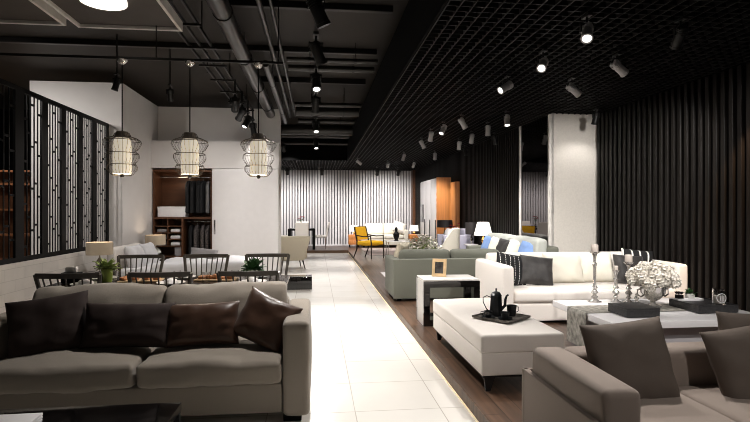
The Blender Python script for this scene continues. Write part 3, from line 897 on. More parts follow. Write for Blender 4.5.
# tableware
DT = .701
def plate(r=.13):
    return MB().lathe([(.001, 0), (r * .6, 0), (r, .016), (r, .02), (r * .62, .006), (.001, .006)], seg=24)
k = 0
for x, nm in ((-2.12, 'nearest the brick wall'), (-1.36, 'at the middle place'), (-.60, 'nearest the aisle')):
    for y, sd in ((5.10, 'sofa side'), (5.53, 'bed side')):
        o = plate().build('dinner_plate', 'porcelain'); o.location = (x, y, DT)
        tag(o, 'white dinner plate on the dining table, %s, %s' % (nm, sd), 'plate', 'plates on the dining table')
        o = MB().rbox(-.06, .06, -.035, .035, .0, .03, .012, 3, (0, 0, .02), .008, k).build('napkin', 'grey_fabric' if k % 2 else 'paper'); o.location = (x, y, DT + .0085); o.rotation_euler = (0, 0, .5 * k)
        tag(o, ('grey' if k % 2 else 'white') + ' folded napkin on the plate %s, %s' % (nm, sd), 'napkin', 'napkins on the dinner plates'); k += 1
def platter(x, y, label, n, rz):
    o = MB().rbox(-.2, .2, -.1, .1, 0, .018, .008, 2).build('serving_board', 'tan_wood'); o.location = (x, y, DT); o.rotation_euler = (0, 0, rz)
    tag(o, 'wooden serving board ' + label, 'serving board', 'serving boards on the dining table')
    for i in range(n):
        a = -.15 + .3 * i / (n - 1) + rnd(-.01, .01)
        f = MB().rbox(-.03, .03, -.06, .06, 0, .026 + .006 * (i % 3), .012, 4, (0, 0, .006), .008, i + x).build('flat_bread', 'food')
        f.location = Vector((x, y, DT + .019)) + Vector((a * math.cos(rz), a * math.sin(rz), 0)); f.rotation_euler = (0, 0, rz + rnd(-.3, .3))
        tag(f, 'orange-brown flat bread %s on the board %s' % (('at the wall end', 'second from the wall', 'third from the wall', 'fourth from the wall', 'at the aisle end')[i], label), 'bread', 'flat breads on the serving boards')
platter(-1.70, 5.32, 'nearest the brick wall', 4, .1)
platter(-.98, 5.32, 'nearest the aisle', 5, -.12)
for (x, y, lb) in ((-1.05, 5.15, 'clear glass tumbler near the aisle-side bread'), (-.80, 5.30, 'clear glass tumbler beside the green potted plant'), (-1.98, 5.42, 'clear glass tumbler beside the lime pot'), (-1.36, 5.33, 'clear glass tumbler at the table centre')):
    o = MB().lathe([(.001, 0), (.03, 0), (.036, .1), (.033, .1), (.027, .008), (.001, .008)], seg=18).build('tumbler', 'glass'); o.location = (x, y, DT)
    tag(o, lb, 'glass', 'tumblers on the dining table')
for k, (x, y, lb) in enumerate(((-2.33, 5.3, 'black box-shaped caddy at the wall end of the dining table'), )):
    t = thing('napkin_caddy', lb, 'caddy', (x, y, DT))
    MB().rbox(-.08, .08, -.05, .05, 0, .1, .006, 1).build('caddy_body', 'black', t); MB().rbox(-.05, .05, -.03, .03, .1, .15, .01, 2, (0, 0, .01)).build('tissue', 'paper', t)
def plant(name, label, loc, potm, pr, ph, leafm, n, L, w, spread, group=None, droop=.4, sq=False):
    t = thing(name, label, 'plant', loc, 0, group)
    if sq:
        MB().rbox(-pr, pr, -pr, pr, 0, ph, .006, 1).build('pot', potm, t)
    else:
        MB().lathe([(.001, 0), (pr * .8, 0), (pr, ph * .9), (pr, ph), (pr * .86, ph), (pr * .82, ph * .85), (.001, ph * .85)], seg=22).build('pot', potm, t)
    fo = MB()
    for i in range(n):
        a = rnd(0, 2 * PI); el = rnd(.15, 1.5)
        d = Vector((math.cos(a) * math.cos(el), math.sin(a) * math.cos(el), math.sin(el)))
        b = Vector((rnd(-.6, .6) * pr, rnd(-.6, .6) * pr, ph * .9)) + d * rnd(0, spread)
        fo.leaf(b, d, L * rnd(.7, 1.2), w * rnd(.7, 1.2), bend=droop * rnd(.3, 1.2))
    fo.build('foliage', leafm, t, True, 180)
    return t
plant('potted_plant', 'lime succulent in a lime green pot on the wall end of the dining table', (-2.02, 5.33, DT), 'lime_pot', .055, .13, 'leaf_lime', 110, .07, .035, .06)
plant('potted_plant', 'bushy green plant in a small white pot on the aisle end of the dining table', (-.63, 5.38, DT), 'porcelain', .06, .1, 'leaf_dark', 170, .07, .045, .07)

# ------------------------------------------------------------------ bed corner
t = thing('bed', 'white double bed behind the dining table, headboard to the brick wall', 'bed', (-2.14, 9.5, 0))
MB().rbox(-1.05, 1.1, -.75, .62, .08, .30, .02, 2).build('bed_base', 'grey_fabric', t)
MB().rbox(-1.03, 1.05, -.74, .61, .30, .46, .06, 6, (0, 0, .01)).build('mattress', 'duvet', t)
MB().rbox(-.5, 1.08, -.77, .63, .34, .53, .06, 14, (0, 0, .04), .03, 4).build('duvet', 'duvet', t)
MB().rbox(-1.2, -1.06, -.74, .62, .08, .80, .05, 4).build('headboard', 'white_fabric', t)
for sx in (-.95, 1.0):
    for sy in (-.65, .52):
        MB().cyl((sx, sy, 0), (sx, sy, .08), .03, seg=10).build('leg', 'black', t)
pillow('bed_pillow', 'grey cushion lying slanted on the middle of the white bed', 'grey_fabric', .46, .26, .14, (-1.93, 9.3, .62), (R_(-35), R_(8), R_(10)), None, 11)
pillow('bed_pillow', 'white pillow leaning on the bed headboard, nearer the camera', 'duvet', .6, .45, .2, (-3.0, 9.15, .60), (R_(-20), 0, R_(90)), 'pillows at the headboard', 12)
pillow('bed_pillow', 'white pillow leaning on the bed headboard, nearer the closet', 'duvet', .6, .45, .2, (-3.0, 9.82, .60), (R_(-20), 0, R_(90)), 'pillows at the headboard', 13)
def nightstand(x, y, z, lb, m='dark_wood', w=.22):
    t = thing('nightstand', lb, 'nightstand', (x, y, z), 0, None)
    MB().rbox(-w, w, -.2, .2, .1, .45, .008, 1).build('body', m, t)
    for q in (.14, .31):
        d = MB().rbox(-w + .02, w - .02, -.215, -.2, q, q + .13, .004, 1).build('drawer', m, t)
        MB().ball((0, -.225, q + .065), .012, 8).build('knob', 'steel', d)
    for sx in (-w + .04, w - .04):
        for sy in (-.16, .16):
            MB().box(sx - .015, sx + .015, sy - .015, sy + .015, 0, .1).build('leg', 'black', t, False)
    return t
nightstand(-3.30, 8.42, 0, 'bedside table on the camera side of the white bed')
nightstand(-3.12, 10.6, 0, 'bedside table between the white bed and the closet')
def table_lamp(loc, label, shade, r0, r1, hs, hb, base='chrome', group=None, globe=.06, light=0, name='table_lamp'):
    t = thing(name, label, 'lamp', loc, 0, group)
    MB().lathe([(.001, 0), (globe * 1.0, 0), (globe * 1.05, .012), (.012, .02), (.01, hb * .2), (globe, hb * .45), (globe * .8, hb * .65), (.011, hb * .85), (.009, hb + .03), (.001, hb + .03)], seg=18).build('lamp_base', base, t)
    MB().lathe([(r0, hb), (r1, hb + hs), (r1 - .004, hb + hs), (r0 - .004, hb)], seg=28).cyl((0, 0, hb + .02), (0, 0, hb + .028), r0 - .01, seg=20).build('lamp_shade', shade, t)
    if light:
        l = bpy.data.lights.new('lamp_bulb', 'POINT'); l.energy = light; l.color = (1, .88, .74); l.shadow_soft_size = .05
        lo = bpy.data.objects.new('lamp_bulb', l); COL.objects.link(lo); lo.location = (0, 0, hb + hs * .5); lo.parent = t
    return t
table_lamp((-3.30, 8.42, .451), 'table lamp with drum beige shade below the lattice end', 'shade_beige', .19, .19, .19, .27, light=3)
table_lamp((-3.12, 10.6, .451), 'table lamp with drum beige shade in front of the closet opening', 'shade_beige', .19, .19, .19, .28, 'porcelain', light=3, globe=.11)
t = thing('plinth', 'low glossy black plinth on the tiles beyond the dining table', 'plinth', (-.36, 9.28, 0))
MB().rbox(-.29, .29, -.2, .2, .03, .24, .004, 1).build('plinth_body', 'black_gloss', t)
MB().box(-.26, .26, -.17, .17, 0, .03).build('plinth_base', 'steel', t, False)

# beige armchair seen from behind
t = thing('armchair', 'beige upholstered armchair seen from behind at the closet corner', 'armchair', (-.60, 12.78, 0), .2)
MB().rbox(-.3, .3, -.3, .3, .22, .42, .05, 5, (0, 0, .02)).build('seat', 'beige', t)
MB().rbox(-.33, .33, -.42, -.26, .22, .80, .04, 8, fn=lambda x, y, z: (x * (.78 + .42 * (z - .22) / .58), y - .2 * max(0, z - .35), z)).build('backrest', 'beige', t)
for sx in (-1, 1):
    MB().rbox(sx * .3 - .04, sx * .3 + .04, -.3, .28, .25, .56, .035, 4).build('armrest', 'beige', t)
    for sy in (-1, 1):
        MB().cyl((sx * .29, sy * .3, 0), (sx * .24, sy * .24, .22), .012, .02, 8).build('leg', 'dark_wood', t)

# ------------------------------------------------------------------ far dining corner
FT = PL
t = thing('dining_table', 'small black dining table with white top cloth by the far slatted wall', 'table', (-.48, 18.0, FT))
MB().rbox(-.46, .46, -.4, .4, .64, .70, .006, 1).build('tabletop', 'black', t)
for sx in (-1, 1):
    for sy in (-1, 1):
        MB().box(sx * .41 - .045, sx * .41 + .045, sy * .35 - .045, sy * .35 + .045, 0, .64).build('leg', 'black', t, False)
def white_chair(label):
    t = thing('dining_chair', label, 'chair', (0, 0, 0), 0, 'white chairs around the far dining table')
    MB().rbox(-.22, .22, -.22, .24, .40, .47, .03, 4, (0, 0, .01)).build('seat', 'white_fabric', t)
    MB().rbox(-.22, .22, -.26, -.20, .42, .92, .025, 5, fn=lambda x, y, z: (x, y - .16 * (z - .42) - .3 * max(0, z - .7) ** 1.5, z)).build('backrest', 'white_fabric', t)
    for sx in (-1, 1):
        for sy in (-1, 1):
            MB().cyl((sx * .19, sy * .2, 0), (sx * .19, sy * .19, .40), .014, .018, 8).build('leg', 'steel', t)
    return t
w0 = white_chair('white dining chair at the far table, back turned to the camera'); w0.location = (-.46, 17.52, FT)
dup(w0, (.12, 17.95, FT), PI / 2, 'white dining chair at the far table, on the aisle side seen in profile')
dup(w0, (-1.15, 17.95, FT), -PI / 2, 'white dining chair at the far table, half hidden by the closet corner')
dup(w0, (-.48, 18.6, FT), PI, 'white dining chair at the far table, against the slatted wall')
def vase_flowers(loc, label, vm, pm, n, r, hv, hst, name='flower_vase', vr=.05):
    t = thing(name, label, 'flower vase', loc)
    MB().lathe([(.001, 0), (vr * .7, 0), (vr, hv * .4), (vr * .55, hv * .85), (vr * .7, hv), (vr * .6, hv), (vr * .45, hv * .85), (.001, hv * .3)], seg=18).build('vase', vm, t)
    st = MB(); pe = MB()
    for i in range(n):
        a = rnd(0, 2 * PI); q = r * math.sqrt(rnd(0, 1))
        p = Vector((q * math.cos(a), q * math.sin(a), hv + hst * rnd(.55, 1)))
        st.tube([(0, 0, hv * .6), (p.x * .4, p.y * .4, hv + hst * .3), p], .003, 5)
        for j in range(7):
            b = rnd(0, 2 * PI)
            pe.leaf(p, (math.cos(b), math.sin(b), rnd(.1, .9)), .05, .04, bend=.2)
        for j in range(2):
            b = rnd(0, 2 * PI)
            st.leaf(p * .7 + Vector((0, 0, hv * .2)), (math.cos(b), math.sin(b), .4), .1, .03)
    st.build('stems', 'leaf', t, True, 180); pe.build('petals', pm, t, True, 180)
    return t
vase_flowers((-.5, 18.0, FT + .701), 'glass vase of red flowers on the far dining table', 'chrome', 'red', 9, .1, .16, .26)
for (x, y, lb) in ((-.72, 17.85, 'white place plate near the closet side of the far table'), (-.25, 17.85, 'white place plate near the aisle side of the far table'), (-.48, 17.75, 'white place plate at the near edge of the far table')):
    o = plate(.11).build('dinner_plate', 'porcelain'); o.location = (x, y, FT + .701); tag(o, lb, 'plate', 'plates on the far table')

# ------------------------------------------------------------------ generic sofa facing -y
def sofa(name, label, loc, rz, w, d, hs, ha, hb, m, aw=.16, nseat=3, zb=.1, group=None, skirt=False, mc=None, nback=None, legs=True, bt=.2):
    t = thing(name, label, 'sofa', loc, rz, group)
    mc = mc or m
    h = w / 2
    MB().rbox(-h + aw, h - aw, .02, d - .03, zb, hs - .14, .015, 2).build('base', m, t)
    for sx in (-1, 1):
        a, b = sorted((sx * (h - aw + .003), sx * h))
        MB().rbox(a, b, 0, d, zb, ha, .03, 6, (.006, 0, .006), .003, sx, m=3).build('armrest', m, t)
    MB().rbox(-h + aw, h - aw, d - bt, d, zb, hb, .04, 4).build('back_frame', m, t)
    iw = w - 2 * aw
    for k in range(nseat):
        x0 = -h + aw + .003 + iw * k / nseat
        MB().rbox(x0, x0 + iw / nseat - .006, -.01, d - bt - .01, hs - .135, hs, .04, 8, (0, .01, .012), .005, k, m=3).build('seat_cushion', mc, t)
    if nback:
        for k in range(nback):
            x0 = -h + aw + .003 + iw * k / nback
            MB().rbox(x0, x0 + iw / nback - .006, d - bt - .2, d - bt - .02, hs + .01, hb + .115, .06, 8, (0, .03, .015), .008, k + 5, m=3, fn=lambda x, y, z: (x, y + .12 * (z - hs), z)).build('back_cushion', mc, t)
    if legs:
        for sx in (-1, 1):
            for y in (.06, d - .12):
                MB().box(sx * (h - .1) - .03, sx * (h - .1) + .03, y, y + .06, 0, zb).build('leg', 'black', t, False)
    if skirt:
        MB().rbox(-h - .004, h + .004, -.012, d + .004, .03, hs - .15, .01, 8, wob=.004).build('skirt', m, t)
    return t

# white sofa behind coffee table
t = sofa('sofa', 'large white sofa with skirt in front of the dark slatted wall', (3.28, 5.77, PL), 0, 2.30, 1.06, .375, .66, .74, 'white_fabric', .14, 1, .05, None, True)
GW = 'cushions on the white sofa'
def wp(lb, m, w, h, x, y, z, rx, ry, rz, sd, th=.15):
    pillow('throw_pillow', lb, m, w, h, th, (x, y, z), (R_(rx), R_(ry), R_(rz)), GW, sd)
wp('black cushion with dashed white stripes at the left arm of the white sofa', 'stripe', .42, .41, 2.42, 6.26, .655, -16, 10, 10, 21)
wp('dark grey velvet cushion beside the striped one on the white sofa', 'velvet', .42, .38, 2.73, 6.22, .645, -24, 7, -6, 22)
wp('large cream cushion leaning on the white sofa back, left of centre', 'cream', .52, .40, 3.15, 6.36, .66, -18, 0, 0, 23, .17)
wp('large cream cushion with dark piping in the middle of the white sofa', 'cream', .52, .40, 3.58, 6.38, .66, -18, 0, 0, 24, .17)
wp('dark grey velvet cushion behind the hydrangea bouquet', 'velvet', .42, .38, 3.96, 6.20, .65, -22, 4, 4, 25)
wp('black cushion with bold white stripes at the right arm of the white sofa', 'stripe_wide', .40, .41, 4.12, 6.30, .69, -16, 6, -10, 26)

# sage sofa, back to the camera
t = sofa('sofa', 'sage green sofa with its back to the camera behind the side table', (2.0, 8.28, PL), PI, 1.8, .88, .40, .60, .60, 'sage', .13, 2, .04, None, False, 'sage', 2)
MB().rbox(-.902, .902, .878, .91, .04, .604, .008, 2).build('rear_panel', 'sage', t)
pillow('throw_pillow', 'pale beige cushion at the aisle end of the sage sofa', 'beige', .4, .4, .14, (1.30, 7.92, .71), (R_(14), 0, R_(60)), None, 31)
# sofa along the right wall
t = sofa('sofa', 'light sage sofa standing along the mirror wall, facing the aisle', (2.94, 8.68, PL), -PI / 2, 2.66, .72, .42, .62, .76, 'sage', .16, 2, .06, None, False, 'sage_light', 2)
GB = 'cushions on the sofa along the mirror wall'
for (lb, m, x, y, z, s_) in (('blue cushion at the far end of the sofa by the mirror', 'blue', 3.26, 9.55, .73, 41), ('white cushion next to the far blue one by the mirror', 'cream', 3.26, 9.15, .73, 42), ('dark grey cushion in the middle of the sofa by the mirror', 'velvet', 3.24, 8.70, .72, 43),
                          ('white cushion before the near blue one on the sofa by the mirror', 'cream', 3.25, 8.22, .73, 44), ('blue cushion at the near end of the sofa by the mirror', 'blue', 3.26, 7.76, .73, 45)):
    pillow('throw_pillow', lb, m, .40, .38, .14, (x, y, z), (R_(-22), R_(5), R_(-70)), GB, s_)

# side table with picture frame
t = thing('side_table', 'square black framed side table with white top at the platform edge', 'side table', (1.53, 5.98, PL))
MB().rbox(-.32, .32, -.22, .22, .505, .525, .003, 1).build('tabletop', 'marble', t)
for sy in (-.22, .175):
    fr = MB()
    fr.box(-.325, -.255, sy, sy + .045, 0, .504).box(.255, .325, sy, sy + .045, 0, .504).box(-.255, .255, sy, sy + .045, .435, .504).box(-.255, .255, sy, sy + .045, 0, .07)
    fr.build('frame', 'black_gloss', t, False)
MB().box(-.322, -.30, -.175, .175, .0, .5).build('side_panel', 'satin_steel', t, False)
MB().box(.30, .322, -.175, .175, .0, .5).build('side_panel', 'black_gloss', t, False)
MB().box(-.30, .30, -.175, .175, .0, .05).build('bottom_shelf', 'black_gloss', t, False)
t = thing('picture_frame', 'tan wooden photo frame standing on the side table', 'picture frame', (1.44, 6.02, PL + .526), -.45)
t.scale = (1.12, 1.12, 1.05)
mt = Matrix.Rotation(R_(-12), 4, 'X')
f = MB()
f.box(-.075, -.045, -.01, .01, 0, .2, mt).box(.045, .075, -.01, .01, 0, .2, mt).box(-.045, .045, -.01, .01, 0, .035, mt).box(-.045, .045, -.01, .01, .165, .2, mt)
f.build('frame', 'tan_wood', t, False)
MB().box(-.045, .045, -.002, .004, .035, .165, mt).build('photo', 'photo', t, False)
MB().prism([(.012, 0), (.1, 0), (.1, .012), (.035, .13)], -.006, .006, Matrix.Rotation(PI / 2, 4, 'Z') @ Matrix.Rotation(PI / 2, 4, 'X')).build('stand', 'tan_wood', t, False)

# ottoman
t = thing('ottoman', 'long white upholstered ottoman with dark metal feet at the platform edge', 'ottoman', (1.49, 4.40, PL))
MB().rbox(-.31, .31, -.78, .78, .115, .28, .012, 3, wob=.002).build('base', 'white_fabric', t)
MB().rbox(-.315, .315, -.785, .785, .275, .41, .022, 10, (0, 0, .012), .004, 2, m=3).build('cushion', 'white_fabric', t)
MB().box(-.295, .295, -.765, .765, .10, .115).build('underframe', 'dark_metal', t, False)
for sx in (-1, 1):
    for sy in (-1, 1):
        MB().prism([(0, 0), (.075, 0), (.05, -.112), (.03, -.112)] if 0 else [(0, .10), (.08, .10), (.045, 0), (.012, 0)], -.012, .012,
                   Matrix.Translation((sx * .285, sy * .75, 0)) @ Matrix.Rotation(0 if sx < 0 else PI, 4, 'Z') @ Matrix.Rotation(PI / 2, 4, 'X')).build('leg', 'dark_metal', t, False)
# tray and tea set
OT = PL + .426
t = thing('serving_tray', 'grey square tray on the white ottoman', 'tray', (1.51, 4.13, OT), R_(38))
MB().rbox(-.17, .17, -.17, .17, 0, .008, .003, 1).build('tray_base', 'tray_dark', t)
MB().box(-.17, .17, -.17, -.165, .008, .018).box(-.17, .17, .165, .17, .008, .018).box(-.17, -.165, -.165, .165, .008, .018).box(.165, .17, -.165, .165, .008, .018).build('rim', 'tray_dark', t, False)
TT = OT + .0085
t = thing('coffee_pot', 'tall black coffee pot with thin handle on the tray', 'coffee pot', (1.485, 4.18, TT))
MB().lathe([(.001, 0), (.056, 0), (.055, .02), (.048, .14), (.047, .165), (.001, .165)], seg=8).build('pot_body', 'tea_black', t, True, 20)
MB().lathe([(.001, .165), (.048, .166), (.03, .192), (.008, .2), (.006, .21), (.01, .22), (.001, .228)], seg=12).build('lid', 'tea_black', t)
MB().tube([(.045, 0, .05), (.075, 0, .08), (.08, 0, .13), (.09, 0, .16), (.105, 0, .168)], [.014, .013, .011, .009, .008], 8).build('spout', 'tea_black', t)
MB().tube([(-.046, 0, .15), (-.08, 0, .165), (-.112, 0, .15), (-.11, 0, .11), (-.085, 0, .06), (-.05, 0, .02)], .004, 6).build('handle', 'tea_black', t)
def cup(x, y, lb, rz, saucer=True, h=.05, r=.036, name='coffee_cup', cat='cup'):
    t = thing(name, lb, cat, (x, y, TT), rz, 'tea set on the ottoman tray')
    z = 0
    if saucer:
        MB().lathe([(.001, 0), (.035, 0), (.06, .009), (.06, .012), (.03, .005), (.001, .005)], seg=20).build('saucer', 'tea_black', t); z = .006
    MB().lathe([(.001, z), (r * .75, z), (r, z + h), (r - .004, z + h), (r * .7, z + .006), (.001, z + .006)], seg=18).build('cup_body', 'tea_black', t)
    MB().tube([(r * .9, 0, z + h * .85), (r + .022, 0, z + h * .8), (r + .022, 0, z + h * .4), (r * .85, 0, z + h * .25)], .0035, 6).build('handle', 'tea_black', t)
cup(1.385, 4.09, 'black cup and saucer in front of the coffee pot, ottoman edge side', 2.6)
cup(1.505, 4.03, 'black cup and saucer at the near corner of the tray', .6)
cup(1.61, 4.16, 'black milk jug standing beside the coffee pot', .2, False, .085, .042, 'milk_jug', 'jug')

# ------------------------------------------------------------------ white coffee table
CT0 = PL + .36
t = thing('coffee_table', 'low white coffee table behind the brown sofa', 'coffee table', (3.24, 4.68, PL))
MB().rbox(-.77, .78, -.55, .55, .30, .36, .004, 1).build('tabletop', 'lacquer', t)
MB().box(-.66, .70, -.42, .44, 0, .30).build('base', 'lacquer_grey', t, False)
# runner
rn = MB()
prof = [(-.79, .03), (-.787, .2), (-.785, .30), (-.782, .36), (-.772, .366), (-.7, .3665), (0, .3665), (.6, .3665), (.77, .3665)]
vs = []; fs = []
ys = [-.16 + .36 * j / 6 for j in range(7)]
for (x, z) in prof:
    for j, y in enumerate(ys):
        vs.append((x + (.004 * math.sin(j * 2.1) if z < .3 else 0), y + .0, z))
n1 = len(vs)
vs += [(x + (.003 if z < .362 else 0), y, z - (.003 if z > .362 else 0)) for (x, y, z) in vs]
for i in range(len(prof) - 1):
    for j in range(6):
        a = i * 7 + j
        fs.append((a, a + 7, a + 8, a + 1)); fs.append((n1 + a, n1 + a + 1, n1 + a + 8, n1 + a + 7))
rn.add(vs, fs)
o = rn.build('table_runner', 'runner', None, True, 60); o.location = (3.24, 4.68, PL)
tag(o, 'mottled grey runner draped across the white coffee table', 'table runner')
CT1 = PL + .3675
def candlestick(x, y, H_, rb, lb, z=None, clr=.036, ch=.075):
    z = CT0 + .0005 if z is None else z
    t = thing('candlestick', 'silver candlestick ' + lb, 'candlestick', (x, y, z), 0, 'silver candlesticks on the coffee table')
    MB().lathe([(.001, 0), (rb, 0), (rb, .008), (rb * .55, .02), (rb * .3, .035), (rb * .5, .055), (.012, .075), (.001, .075)], seg=20).build('foot', 'chrome', t)
    b = H_ - .03
    MB().lathe([(.001, .07), (.016, .075), (.036, .10), (.016, .13), (.03, .15), (.014, .175), (.017, b * .75), (.024, b * .8), (.013, b * .84), (.016, b * .95), (.024, b), (.001, b)], seg=16).build('stem', 'chrome', t)
    MB().lathe([(.001, b), (.02, b), (clr + .01, b + .02), (clr + .012, b + .03), (clr + .003, b + .03), (.001, b + .022)], seg=18).build('cup', 'chrome', t)
    c = MB().lathe([(.001, 0), (clr - .002, 0), (clr, .004), (clr, ch - .006), (clr - .005, ch), (.01, ch - .004), (.001, ch - .004)], seg=20).build('candle', 'candle')
    c.location = (x, y, z + H_ - .002)
    tag(c, 'grey pillar candle on the candlestick ' + lb, 'candle', 'candles on the silver candlesticks')
candlestick(2.86, 5.09, .52, .07, 'tallest of the three, left of the runner end')
candlestick(3.08, 5.07, .33, .05, 'thinnest, between its taller neighbours', None, .022, .045)
candlestick(3.17, 4.99, .42, .055, 'mid height, just behind the dark stone box')
# hydrangea bowl
t = thing('flower_bowl', 'footed silver bowl under the hydrangea bouquet on the coffee table', 'bowl', (3.27, 4.75, CT1))
MB().lathe([(.001, 0), (.075, 0), (.07, .01), (.025, .02), (.022, .035), (.06, .05), (.105, .09), (.115, .13), (.12, .135), (.11, .135), (.095, .09), (.001, .06)], seg=28).build('bowl_body', 'chrome', t)
t.scale = (1.05, 1.05, 1.5)
MB().tube([(-.112, 0, .12), (-.15, 0, .11), (-.155, 0, .08), (-.12, 0, .065), (-.09, 0, .075)], .006, 6).tube([(.112, 0, .12), (.15, 0, .11), (.155, 0, .08), (.12, 0, .065), (.09, 0, .075)], .006, 6).build('handle', 'chrome', t)
t = thing('hydrangea_bouquet', 'full white hydrangea bouquet in the silver bowl', 'flowers', (3.26, 4.75, CT1 + .205))
t.scale = (1.12, 1.12, 1.12)
random.seed(5)
for k in range(22):
    zz = 1 - (k + .5) / 22
    rr = math.sqrt(1 - zz * zz); ph0 = k * 2.39996
    c = Vector((.165 * rr * math.cos(ph0), .165 * rr * math.sin(ph0), .02 + .135 * zz)) * rnd(.94, 1.06)
    fl = MB()
    for i in range(46):
        th = math.acos(1 - 1.7 * (i + .5) / 46); ph = i * 2.39996
        d = Vector((math.sin(th) * math.cos(ph), math.sin(th) * math.sin(ph), math.cos(th)))
        p = c + d * .045 * rnd(.85, 1.2)
        s1 = d.cross(Vector((.3, .2, .9))).normalized(); s2 = d.cross(s1)
        for q in range(4):
            aa = q * PI / 2 + i
            fl.leaf(p, s1 * math.cos(aa) + s2 * math.sin(aa) + d * .45, .03, .026, up=d, bend=.1)
    fl.ball(c, .036, 10)
    fl.build('flower_head', 'petal', t, True, 180)
# crystal ball stack
t = thing('crystal_ornament', 'crystal ornament of stacked beads left of the silver bowl', 'ornament', (3.08, 4.72, CT1))
MB().lathe([(.001, 0), (.03, 0), (.03, .01), (.012, .02), (.03, .045), (.012, .068), (.024, .09), (.008, .11), (.016, .125), (.001, .14)], seg=10).build('bead_stack', 'chrome', t, False)
# dark stone boxes
t = thing('stone_box', 'small dark stone box near the front edge of the coffee table', 'box', (2.86, 4.43, CT1))
MB().rbox(-.155, .155, -.15, .15, 0, .06, .003, 1).build('box_body', 'stone_black', t)
MB().rbox(-.157, .157, -.152, .152, .06, .078, .003, 1).build('lid', 'stone_black', t)
t = thing('serving_tray', 'large dark stone tray at the right end of the coffee table', 'tray', (3.66, 4.58, CT1))
MB().rbox(-.2, .2, -.2, .2, 0, .06, .003, 1).build('tray_base', 'stone_black', t)
MB().box(-.2, .2, -.2, -.185, .06, .07).box(-.2, .2, .185, .2, .06, .07).box(-.2, -.185, -.185, .185, .06, .07).box(.185, .2, -.185, .185, .06, .07).build('rim', 'stone_black', t, False)
TZ2 = CT1 + .061
o = MB().rbox(3.47, 3.74, 4.66, 4.74, TZ2, TZ2 + .022, .003, 1).build('book', 'paper'); tag(o, 'white book lying at the back of the dark stone tray', 'book')
plant('potted_plant', 'tiny green plant in a white cube pot on the dark stone tray', (3.62, 4.70, TZ2 + .0225), 'porcelain', .032, .045, 'leaf_dark', 90, .03, .016, .03, None, .3, True)
t = thing('black_flower_pot', 'small pot of black roses on the white book', 'pot', (3.51, 4.70, TZ2 + .0225))
MB().rbox(-.028, .028, -.028, .028, 0, .035, .004, 1).build('pot', 'black', t)
ro = MB()
for k in range(5):
    c = Vector((.022 * math.cos(k * 1.26), .022 * math.sin(k * 1.26), .045))
    for i in range(10):
        ro.leaf(c, (math.cos(i * 2.4), math.sin(i * 2.4), .6), .025, .024, bend=-.3)
ro.build('petals', 'coat_black', t, True, 180)
t = thing('glass_jar', 'clear glass candle jar with a round white emblem on the dark tray', 'jar', (3.73, 4.46, TZ2))
t.scale = (1.2, 1.2, 1.15)
MB().lathe([(.001, 0), (.044, 0), (.046, .01), (.046, .12), (.042, .12), (.041, .012), (.001, .012)], seg=24).build('jar_body', 'glass', t)
MB().lathe([(.001, .0125), (.0405, .0125), (.0405, .07), (.001, .07)], seg=20).build('wax', 'candle', t)
def ring_on(r, zc, rad, w):
    pts = []
    for i in range(28):
        a = 2 * PI * i / 28
        x = r * math.cos(a); th = x / rad - PI / 2 - .25
        pts.append((rad * math.cos(th), rad * math.sin(th), zc + r * math.sin(a)))
    return pts
e = MB().tube(ring_on(.036, .058, .0475, 0), .0028, 5, True)
for x, z0, z1 in ((-.012, -.022, .022), (.0, -.028, .028), (.012, -.022, .022)):
    th = x / .0475 - PI / 2 - .25
    e.tube([(.0475 * math.cos(th), .0475 * math.sin(th), .058 + z0), (.0475 * math.cos(th), .0475 * math.sin(th), .058 + z1)], .0022, 5)
e.build('emblem', 'paper', t)
t = thing('glass_tumbler', 'taller clear glass behind the emblem jar on the dark tray', 'glass', (3.80, 4.56, TZ2))
MB().lathe([(.001, 0), (.04, 0), (.046, .13), (.043, .13), (.037, .008), (.001, .008)], seg=22).build('glass_body', 'glass', t)

# ------------------------------------------------------------------ brown sofa, right foreground
t = thing('sofa', 'brown fabric sofa in the right foreground with its low side to the aisle', 'sofa', (1.215, 2.14, PL))
MB().rbox(0, .035, .02, .84, .03, .37, .006, 2).build('side_panel', 'brown_fabric', t)
MB().rbox(-.002, 2.6, .80, .835, .03, .37, .006, 2).build('back_panel', 'brown_fabric', t)
MB().rbox(.04, 2.5, -.2, .79, .06, .2, .01, 2).build('base', 'brown_fabric', t)
MB().rbox(.032, .215, 0, .78, .2, .51, .035, 8, (.008, 0, .01), .003, 4, m=3).build('armrest', 'brown_fabric', t)
MB().rbox(.218, 2.5, .60, .785, .2, .51, .04, 10, (0, .006, .01), .004, 6, m=3).build('back_cushion', 'brown_fabric', t)
for k, (a, b) in enumerate(((.222, .76), (.764, 1.64), (1.644, 2.5))):
    MB().rbox(a, b, -.24, .595, .2, .315, .03, 10, (0, 0, .012), .004, k + 9, m=3).build('seat_cushion', 'brown_fabric', t)
for x in (.06, 2.4):
    for y in (0, .7):
        MB().box(x, x + .05, y, y + .05, 0, .06).build('foot', 'black', t, False)
GF = 'brown cushions on the foreground sofa'
pillow('throw_pillow', 'grey-brown cushion in the corner of the brown sofa by its aisle arm', 'brown_pillow', .47, .46, .15, (1.685, 2.64, .565), (R_(-17), R_(-5), R_(0)), GF, 51)
pillow('throw_pillow', 'grey-brown cushion in front of another at the picture edge on the brown sofa', 'brown_pillow', .50, .48, .15, (2.37, 2.56, .535), (R_(-19), R_(-8), R_(0)), GF, 52)
pillow('throw_pillow', 'grey-brown cushion behind the front one at the picture edge on the brown sofa', 'brown_pillow', .50, .48, .14, (2.56, 2.73, .565), (R_(-16), R_(2), R_(0)), GF, 53)

